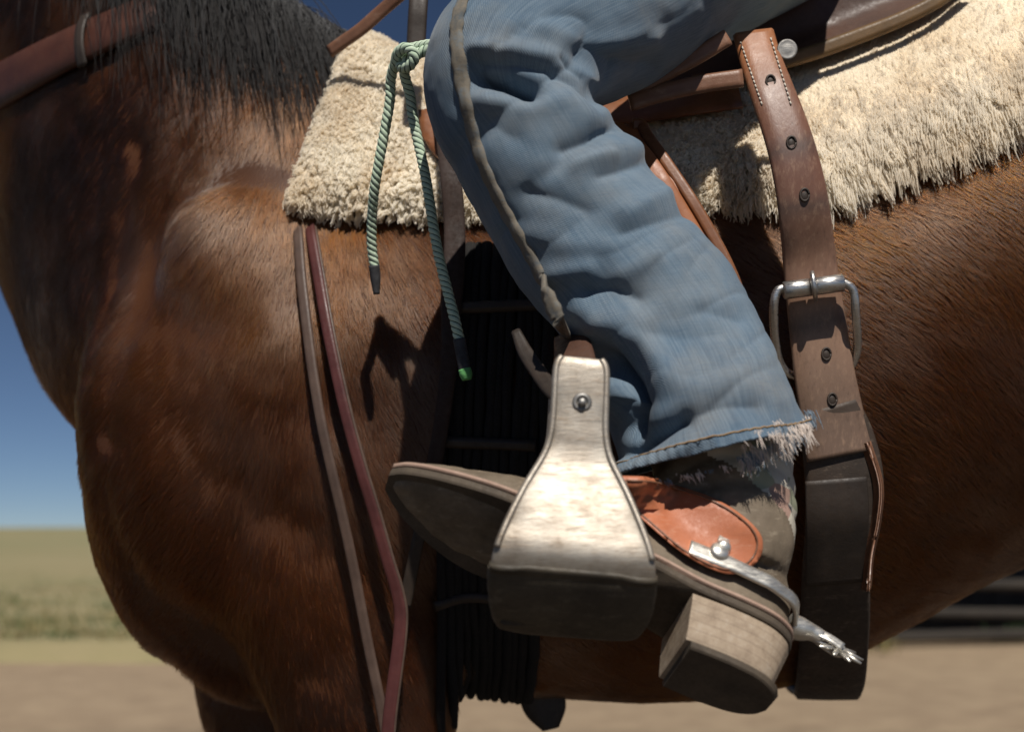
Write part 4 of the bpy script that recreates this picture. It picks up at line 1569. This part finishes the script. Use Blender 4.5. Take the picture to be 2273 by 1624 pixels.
# ------------------------------------------------------------------ spur
def build_spur():
    root = empty('spur', 'silver spur with orange leather strap and small rowel on the boot heel', 'spur')
    # strap over the instep
    out = [(1372, 1000), (1470, 1005), (1560, 1030), (1640, 1068), (1700, 1118), (1716, 1160), (1696, 1200), (1645, 1222), (1590, 1212), (1520, 1172), (1450, 1112), (1388, 1050)]
    out = cr(out + [out[0]], 60)[:-1]
    poly = [W(a, b, 0.985)[[0, 2]] for a, b in out]
    c0 = W(1560, 1110, 1.0)

    def sy(x, z):
        ys = [ysurf([BVU], x + dx, z + dz, 1.01, 0.0, 0.3) for dx in (-0.012, 0, 0.012) for dz in (-0.012, 0, 0.012)]
        ys = sorted(ys)
        return sum(ys[:6]) / 6 - 0.0065
    st = slab('strap', poly, sy, 0.0045, M['spur_strap'], root, 0.005)
    inner = [(np.array(p) - np.mean(poly, 0)) * 0.90 + np.mean(poly, 0) for p in poly]
    ring = [np.array((p[0], sy(*p) - 0.0004, p[1])) for p in inner]
    tube('edge_groove', np.array(ring + ring[:1]), 0.0009, M['strap'], st, 6)

    def disc(name, a, b, r, mat, par, th=0.004):
        p = W(a, b, 0.98)
        p[1] = sy(p[0], p[2])
        rr = [ell_ring(p + np.array((0.0, -t, 0.0)), (0, 0, q), (q, 0, 0), 24) for t, q in ((-0.002, r), (th * .4, r), (th * .8, r * .8), (th, r * .35), (th * 1.02, r * .02))]
        return fix_normals(mesh(name, *loft(rr), mat, par))
    disc('button', 1621, 1163, 0.0065, M['silver'], root, 0.0055)
    # heel band
    def band(l):
        w = np.interp(l, [-0.006, 0.0, 0.01, 0.03, 0.06, 0.10], [0.004, .022, .031, .038, .040, .039])
        return w
    pts, ups = [], []
    ls = np.concatenate([np.linspace(0.098, 0.01, 10), np.array([0.002, -0.004])])
    H = 0.034
    for l in ls:
        pts.append(foot(l, band(l) + .001, H - 0.05 * (0.098 - l) * 0))
    pts.append(foot(-0.0085, 0, H))
    for l in ls[::-1]:
        pts.append(foot(l, -band(l) - .001, H))
    pts = np.array(pts)
    cen = foot(0.05, 0, H)
    ups = norm(pts - cen)
    wid = [.015] * 4 + [.013] * 4 + [.012] * 9 + [.013] * 4 + [.015] * 4
    strip('heel_band', pts, np.array(wid), 0.0042, M['silver'], root, up=ups, n=90)
    for l, s in ((0.075, 1),):
        c = foot(l, s * (band(l) + 0.003), H + .006)
        rr = [ell_ring(c + SIDEV * t, UPV * r, E1 * r, 20) for t, r in ((-.003, .008), (.001, .008), (.003, .006), (.004, .001))]
        fix_normals(mesh('swing_button', *loft(rr), M['silver'], root))
    strip('button_hanger', [foot(0.072, band(.07) + .003, H + .004), foot(0.074, band(.07) + .004, H + .016), foot(0.072, band(.07) + .001, H + .034), foot(0.068, .043, H + .052)], 0.010, 0.0025, M['silver'], root, up=SIDEV, n=16)
    # shank and rowel
    sh = [foot(-0.004, 0, H), foot(-0.014, 0, H + .001), foot(-0.022, 0.0, H + .002), foot(-0.031, 0.0, H + .001)]
    tube('shank', sh, [.0105, .0095, .0072, .0062], M['silver'], root, 14, 20)
    for sd in (-1, 1):
        strip('rowel_fork', [foot(-0.027, sd * .004, H + .001), foot(-0.037, sd * .0055, H - .001), foot(-0.048, sd * .0052, H - .004)], 0.008, 0.0026, M['silver'], root, up=SIDEV, n=10)
    rc = foot(-0.046, 0, H - .004)
    rowel = link(bpy.data.objects.new('rowel', None), root)
    rr = [ell_ring(rc + SIDEV * t, UPV * r, E1 * r, 18) for t, r in ((-.0016, .006), (-.0012, .007), (.0012, .007), (.0016, .006))]
    fix_normals(mesh('hub', *loft(rr), M['silver'], rowel))
    for k in range(10):
        a = 2 * math.pi * k / 10
        d = E1 * math.cos(a) + (UPV * 0.8 - SIDEV * 0.6) * math.sin(a)
        tube('point', [rc + d * .005, rc + d * .013, rc + d * .022], [.0026, .0022, .0009], M['silver'], rowel, 8)
    return root


build_spur()


# ------------------------------------------------------------------ stirrup
def build_stirrup():
    root = empty('stirrup', 'pale scuffed bell stirrup holding the boot, dark underneath', 'stirrup')
    YC = 1.030
    # outline of the near arm (u: height above tread, w: width, y offset from centre)
    prof = [(.202, .034, -.040), (.194, .0415, -.0425), (.170, .0425, -.046), (.148, .0440, -.049), (.130, .052, -.0525), (.112, .070, -.059), (.098, .084, -.066), (.080, .100, -.074), (.064, .112, -.0800), (.054, .117, -.0810), (.042, .119, -.0765), (.029, .119, -.067), (.017, .116, -.054), (.008, .111, -.040), (.002, .106, -.022), (.0, .104, 0.0)]
    prof = prof + [(u, w, -y) for u, w, y in prof[-2::-1]]
    base = W(1262, 1352, YC - .06)

    P, WW = [], []
    for u, w, y in prof:
        lean = 0.010 * (u / .2)
        P.append((base[0] + lean, YC + y, base[2] + u))
        WW.append(w)
    P = cr(P, 160)
    WW = cr(WW, 160)[:, 0]
    t = norm(np.gradient(P, axis=0))
    nrm = norm(np.cross(np.array((1.0, 0, 0)), t))
    cen = np.array((base[0], YC, base[2] + 0.09))
    nrm = np.where(((P - cen) * nrm).sum(1)[:, None] < 0, -nrm, nrm)
    th = 0.011
    rings = []
    m = 26
    for p, w, n, tt in zip(P, WW, nrm, t):
        rg = []
        for k in range(m):
            a = 2 * math.pi * k / m
            c, s = math.cos(a), math.sin(a)
            x = math.copysign(abs(c) ** 0.28, c) * w / 2
            z = math.copysign(abs(s) ** 0.42, s) * th / 2
            bow = -0.06 * (x * x) / max(w, .05) * 1.2
            rg.append(p + np.array((math.cos(R(5)), 0, -math.sin(R(5)))) * x + n * (z + bow))
        rings.append(rg)
    R0 = np.array(rings)
    q = R0.reshape(-1, 3)
    dent = (fbm(q, 45, 3) - 0.5) * 0.0035
    q = q + np.repeat(nrm, m, 0) * dent[:, None]
    v, f = loft(q.reshape(R0.shape))
    body = fix_normals(mesh('bell', v, f, M['galv'], root))
    bb = bvh_of(body)
    # dark sleeve added round tread and arm feet; its tone paints the underside shade
    shade_wrap = []
    for p, w, n, lo in zip(P, WW, nrm, P[:, 2] - base[2]):
        if lo > 0.052:
            continue
        rg = []
        for k in range(m):
            a = 2 * math.pi * k / m
            c, sn = math.cos(a), math.sin(a)
            x = math.copysign(abs(c) ** 0.28, c) * (w / 2 + .0016)
            z = math.copysign(abs(sn) ** 0.42, sn) * (th / 2 + .0018)
            bow = -0.06 * (x * x) / max(w, .05) * 1.2
            up = 0.004 * math.cos(x * 60) if lo > 0.045 else 0
            rg.append(p + np.array((math.cos(R(5)), 0, -math.sin(R(5)))) * x + n * (z + bow) + np.array((0, 0, up)))
        shade_wrap.append(rg)
    wr = np.array(shade_wrap)
    qq = wr.reshape(-1, 3)
    qq = qq + norm(qq - cen) * ((fbm(qq, 45, 3) - 0.5) * 0.003)[:, None]
    fix_normals(mesh('tread_shade_wrap', *loft(qq.reshape(wr.shape)), M['shade_wrap'], root))
    # bolt through the top with a leather roller
    b0 = np.array((base[0] + .010, YC - .060, base[2] + .170))
    b1 = b0.copy(); b1[1] = YC + .060
    tube('bolt', np.array([b0 + np.array((0, .004, 0)), (b0 + b1) / 2, b1]), .0030, M['silver_dull'], root, 12)
    rr = [ell_ring(np.array((b0[0], ysurf([bb], b0[0], b0[2], .985) + d, b0[2])), (0, 0, r), (r, 0, 0), 18) for d, r in ((.003, .0075), (-.0008, .0073), (-.0016, .006), (-.0018, .0045), (-.0004, .0038), (0.0012, .0030))]
    mesh('bolt_eye', *loft(rr), M['silver_dull'], root)
    rr = [ell_ring(np.array((b0[0], ysurf([bb], b0[0], b0[2], .985) - 0.0006 + d, b0[2])), (0, 0, r), (r, 0, 0), 14) for d, r in ((0.0, .0032), (0.001, .003))]
    mesh('bolt_hole', *loft(rr), M['dark'], root)
    tube('roller', np.array([(b0[0], YC - .036, b0[2]), (b0[0], YC, b0[2]), (b0[0], YC + .036, b0[2])]), .013, M['strap'], root, 16)
    # tread pad
    strip('tread', [np.array((base[0], YC + y, base[2] + .0085)) for y in (-.045, -.02, 0, .02, .045)], .100, .006, M['sole'], root, up=(0, 0, 1), n=12)
    # stirrup leather and hobble strap in front of the neck
    A = [W(1262, 690, 1.13), W(1272, 740, 1.08), W(1283, 800, 1.035)]
    strip('stirrup_leather_loop', A, [.030, .034, .034], .008, M['saddle_dark'], root, n=24, up=[(-0.3, -1, 0), (-0.2, -1, 0), (0, -1, 0)])
    strip('hobble_strap', [W(1145, 685, 1.10), W(1165, 730, 1.085), W(1195, 775, 1.06), W(1225, 815, 1.03), W(1262, 845, 1.005)], [.008, .012, .013, .013, .012], .0045, M['dark'], root, n=24, up=(-0.3, -1, 0.5))
    # rolled binding along both edges of the near arm
    for sd in (-1, 1):
        E = [p + np.array((math.cos(R(5)), 0, -math.sin(R(5)))) * sd * (w / 2 - .0022) + n * (th / 2 - .06 * (w / 2) ** 2 / max(w, .05) * 1.2 - .0006) for p, w, n in zip(P, WW, nrm) if p[1] < YC and p[2] - base[2] > .058]
        tube('binding', np.array(E), .0026, M['galv'], root, 8)
    return root


mg = Mat('galvanised_binding')
vg = mg.coord('Object')
g1 = mg.noise(vg, 20, 6, 0.7)
g2 = mg.noise(mg.coord('Object', (1, 1, 5)), 70, 5, 0.75)
gc = mg.ramp(g1, [(0.3, (0.17, 0.135, 0.10)), (0.5, (0.33, 0.29, 0.24)), (0.75, (0.45, 0.42, 0.37))])
g3 = mg.noise(mg.coord('Object', (9, 1, 160), (0, 0.25, 0)), 3.0, 5, 0.8)
gc = mg.mix(mg.ramp(g3, [(0.60, (0, 0, 0)), (0.68, (0.65, 0.65, 0.65))]), gc, (0.14, 0.11, 0.085))
gc = mg.mix(mg.ramp(g2, [(0.55, (0, 0, 0)), (0.75, (0.7, 0.7, 0.7))]), gc, (0.24, 0.165, 0.10))
M['galv'] = mg.set(Base_Color=gc, Metallic=0.6, Roughness=mg.ramp(g2, [(0.3, (0.38,) * 3), (0.7, (0.6,) * 3)]), Normal=mg.bump(g2, 0.25, 0.0015))
M['shade_wrap'] = leather('tread_shade_leather', (0.040, 0.032, 0.022), (0.085, 0.068, 0.046), 0.6, 24, (0.15, 0.13, 0.095))  # dark tone standing for the shade below the bell
build_stirrup()


# ------------------------------------------------------------------ green cord
def twisted(name, path, r, parent, mat_a, mat_b, n=260, pitch=0.017):
    """laid rope: three fat strands and one thin dark tracer wound round the path"""
    P = cr(path, n)
    t, s, u = frames(P)
    L = np.concatenate([[0], np.cumsum(np.linalg.norm(np.diff(P, axis=0), axis=1))])
    for k in range(3):
        a = 2 * np.pi * (L / pitch + k / 3)
        Q = P + (np.cos(a)[:, None] * s + np.sin(a)[:, None] * u) * r * 0.46
        tube('strand', Q, r * 0.60, mat_a, parent, 8)
    for k in range(3):
        a = 2 * np.pi * (L / pitch + (k + .5) / 3)
        Q = P + (np.cos(a)[:, None] * s + np.sin(a)[:, None] * u) * r * 0.80
        tube('tracer', Q, r * 0.16, mat_b, parent, 5)


def fabric(name, c1, c2):
    m = Mat(name)
    n = m.noise(m.coord('Object'), 120, 4, 0.7)
    return m.set(Base_Color=m.ramp(n, [(0.3, c1), (0.7, c2)]), Roughness=0.85, Normal=m.bump(n, 0.4, 0.001))


def build_cord():
    root = empty('green_cord', 'pale green twisted cord knotted at the saddle, two tails hanging over the fleece', 'rope')
    ga = fabric('cord_green', (0.42, 0.54, 0.39), (0.56, 0.66, 0.51))
    gb = fabric('cord_tracer', (0.03, 0.06, 0.04), (0.06, 0.10, 0.07))
    gt = fabric('cord_tape', (0.02, 0.02, 0.022), (0.06, 0.06, 0.065))
    ge = fabric('cord_melted_end', (0.10, 0.34, 0.10), (0.15, 0.42, 0.14))
    T = [BV, BVP]
    # left tail: from behind the knee over the knot and down
    A = [(975, 52, 1.19), (940, 58, 1.20), (905, 68, 1.21), (882, 92, 1.222), (870, 130, 1.235), (868, 175, 1.24), (858, 235, 1.245), (846, 300, 1.25), (834, 370, 1.26), (828, 440, 1.275), (828, 500, 1.285), (834, 545, 1.29)]
    left = link(bpy.data.objects.new('tail', None), root)
    twisted('left_tail', [W(*q) for q in A], .0048, left, ga, gb)
    tube('taped_tip', [W(833, 540, 1.288), W(836, 570, 1.291), W(838, 604, 1.293)], [.0054, .0050, .003], gt, left, 10, 16)
    B = [(960, 60, 1.195), (925, 78, 1.2), (902, 92, 1.205), (900, 120, 1.215), (912, 165, 1.225), (918, 215, 1.228), (930, 270, 1.228), (945, 340, 1.225), (955, 400, 1.22), (965, 465, 1.215), (980, 540, 1.21), (998, 610, 1.205), (1013, 670, 1.20), (1022, 712, 1.20)]
    right = link(bpy.data.objects.new('tail', None), root)
    twisted('right_tail', [W(*q) for q in B], .0048, right, ga, gb)
    tube('taped_tip', [W(1020, 702, 1.199), W(1026, 735, 1.199), W(1033, 772, 1.199)], [.0056, .0056, .0055], gt, right, 12, 16)
    tube('melted_end', [W(1032, 768, 1.199), W(1035, 780, 1.199), W(1037, 792, 1.199)], [.0057, .0060, .0042], ge, right, 12, 8)
    kn = [(880, 96, 1.21), (886, 72, 1.200), (905, 62, 1.192), (922, 78, 1.19), (912, 100, 1.195), (893, 104, 1.205), (886, 84, 1.215)]
    knot = link(bpy.data.objects.new('knot', None), root)
    twisted('knot', [W(*q) for q in kn], .0048, knot, ga, gb, 120)
    return root


build_cord()


# ------------------------------------------------------------------ reins and straps
def build_reins():
    T = [BV, BVP]

    def path(pts, off, guess=1.35):
        out = []
        for q in pts:
            out.append(on_side([BV], q[0], q[1], q[2] if len(q) > 2 else off, guess))
        return out
    a = empty('brown_rein', 'brown leather rein hanging from under the fleece, nearer the breast', 'rein')
    P = path([(661, 440, -.02), (664, 470, .006), (669, 560), (681, 660), (696, 770), (715, 880), (738, 990), (762, 1090), (785, 1190), (805, 1290), (825, 1390), (846, 1480), (862, 1560), (872, 1620)], .022)
    P = np.array(P)
    P[3:, 1] = np.minimum(P[3:, 1], 1.36)
    for _ in range(3):
        P[1:-1, 1] = 0.25 * P[:-2, 1] + 0.5 * P[1:-1, 1] + 0.25 * P[2:, 1]
    strip('strap', P, .0112, .0042, M['rein'], a, n=120, up=(-0.25, -1, 0.1))
    b = empty('burgundy_rein', 'burgundy edged rein hanging beside the brown one, nearer the stirrup', 'rein')
    Q = path([(690, 440, -.02), (693, 470, .006), (706, 560), (724, 660), (747, 770), (773, 880), (803, 990), (834, 1090), (864, 1190), (884, 1250), (894, 1300), (892, 1360), (882, 1440), (872, 1520), (866, 1600)], .026)
    Q = np.array(Q)
    Q[3:, 1] = np.clip(Q[3:, 1], 1.30, 1.35)
    for _ in range(3):
        Q[1:-1, 1] = 0.25 * Q[:-2, 1] + 0.5 * Q[1:-1, 1] + 0.25 * Q[2:, 1]
    strip('strap', Q, [.0115, .0115, .012, .013, .014, .014], .0045, M['rein_red'], b, n=120, up=(-0.25, -1, 0.1))
    tube('bound_edge', cr(Q, 120) + np.array((.0062, -.001, 0)), .0019, M['rein'], b, 8)
    c = empty('latigo_strap', 'thin dark strap hanging behind the boot toe, below the green cord', 'strap')
    Dp = path([(962, 985), (945, 1060), (928, 1150), (912, 1230), (900, 1290)], .02)
    strip('strap', Dp, .013, .0045, M['dark'], c, n=40, up=(0.2, -1, 0.1))
    # rein rising over the withers to the rider's hand
    d = empty('raised_rein', 'dark leather rein rising past the withers towards the rider hand', 'rein')
    strip('strap', [W(735, 70, 1.45), W(770, 45, 1.44), (W(805, 20, 1.43)), W(850, -20, 1.42), W(920, -80, 1.40)], .014, .005, M['strap'], d, n=24)
    strip('fork_strap', [W(925, 60, 1.40), W(927, 20, 1.40), W(930, -30, 1.40), W(936, -110, 1.41)], .020, .006, M['dark'], SADDLE, n=20)


M['spur_strap_dull'] = leather('russet_leather', (0.12, 0.042, 0.03), (0.18, 0.075, 0.055), 0.5, 24)
build_reins()


def build_neck_strap():
    root = empty('neck_strap', 'broad dark red leather collar crossing the horse neck at the top left', 'strap')
    pts = []
    ups = []
    for a, b in ((-260, 310), (-160, 255), (-70, 210), (20, 160), (110, 112), (200, 68), (290, 30), (380, -8), (470, -45), (560, -85)):
        p = on_side([BV], a, b, 0.0, 1.65, 8)
        h, n, _, _ = BV.find_nearest(Vector(p))
        n = np.array(n)
        if n[1] > 0:
            n = -n
        pts.append(p + n * 0.016)
        ups.append(n)
    ups = np.array(ups)
    for _ in range(4):
        ups[1:-1] = norm(ups[:-2] + ups[1:-1] * 2 + ups[2:])
    P = np.array(pts)
    for _ in range(3):
        P[1:-1] = 0.25 * P[:-2] + 0.5 * P[1:-1] + 0.25 * P[2:]
    s = strip('strap', P, [.058, .060, .062, .062, .060, .056, .052, .050, .048, .046], .007, M['neck_strap'], root, n=80, up=ups, belly=.003)
    # keeper wound round it
    i = 5
    t = norm(P[i + 1] - P[i - 1])
    sd = norm(np.cross(t, ups[i]))
    strip('keeper', [P[i] + t * .02 + sd * .034 + ups[i] * .002, P[i] + t * .02 + sd * .018 + ups[i] * .008, P[i] + t * .02 + ups[i] * .010, P[i] + t * .02 - sd * .018 + ups[i] * .008, P[i] + t * .02 - sd * .034 + ups[i] * .002], .016, .004, M['dark'], root, n=16, up=ups[i])
    return root


build_neck_strap()


# ------------------------------------------------------------------ far side of the yard
def build_corral():
    wood = Mat('weathered_wood')
    v = wood.coord('Object', (1.5, 14, 14))
    n = wood.noise(v, 3, 6, 0.7)
    M['wood'] = wood.set(Base_Color=wood.ramp(n, [(0.3, (0.014, 0.012, 0.010)), (0.7, (0.045, 0.036, 0.028))]), Roughness=0.9, Normal=wood.bump(n, 0.5, 0.01))
    M['shed'] = leather('dark_shed_boards', (0.012, 0.013, 0.015), (0.03, 0.031, 0.034), 0.8, 4)
    shed = empty('shed', 'low dark board shed beyond the yard at the right, under the horse belly', 'shed')
    x0, x1, y0, y1 = 0.9, 9.0, 11.9, 15.5
    k = 0
    x = x0
    while x < x1 - 0.05:
        w = 0.17 + 0.05 * RNG.random()
        d = 0.012 * RNG.random()
        bx('board', (x, y0 - 0.03 - d, 0.0), (min(x + w - 0.012, x1), y0, 2.15 + 0.03 * RNG.random()), M['shed'], shed)
        x += w
        k += 1
    bx('wall', (x0 + 0.01, y0 + 0.002, 0.0), (x1 - 0.01, y1, 2.12), M['shed'], shed)
    o = bx('roof', (x0 - .5, y0 - 1.5, 2.16), (x1 + .5, y1 + .4, 2.26), M['shed'], shed)
    fence = empty('rail_fence', 'dark pole rail fence at the far edge of the dirt yard, before the shed', 'fence')
    for z, yy in ((0.10, 11.32), (0.30, 11.40), (0.52, 11.36)):
        pts = [(xx, yy + 0.03 * math.sin(xx * 1.7 + z * 9), z + 0.02 * math.sin(xx * 1.1 + z * 20)) for xx in np.linspace(0.6, 8.5, 24)]
        tube('rail', np.array(pts), [.055, .048, .052, .045], M['wood'], fence, 10)
    for xx in (1.0, 3.2, 5.4, 7.6):
        tube('post', np.array([(xx, 11.46, -0.1), (xx + .01, 11.47, .4), (xx, 11.46, .85)]), [.07, .065, .06], M['wood'], fence, 10)


def bx(name, lo, hi, mat, parent):
    x0, y0, z0 = lo
    x1, y1, z1 = hi
    v = [(x0, y0, z0), (x1, y0, z0), (x1, y1, z0), (x0, y1, z0), (x0, y0, z1), (x1, y0, z1), (x1, y1, z1), (x0, y1, z1)]
    f = [(0, 3, 2, 1), (4, 5, 6, 7), (0, 1, 5, 4), (1, 2, 6, 5), (2, 3, 7, 6), (3, 0, 4, 7)]
    return mesh(name, v, f, mat, parent, smooth=False)


build_corral()
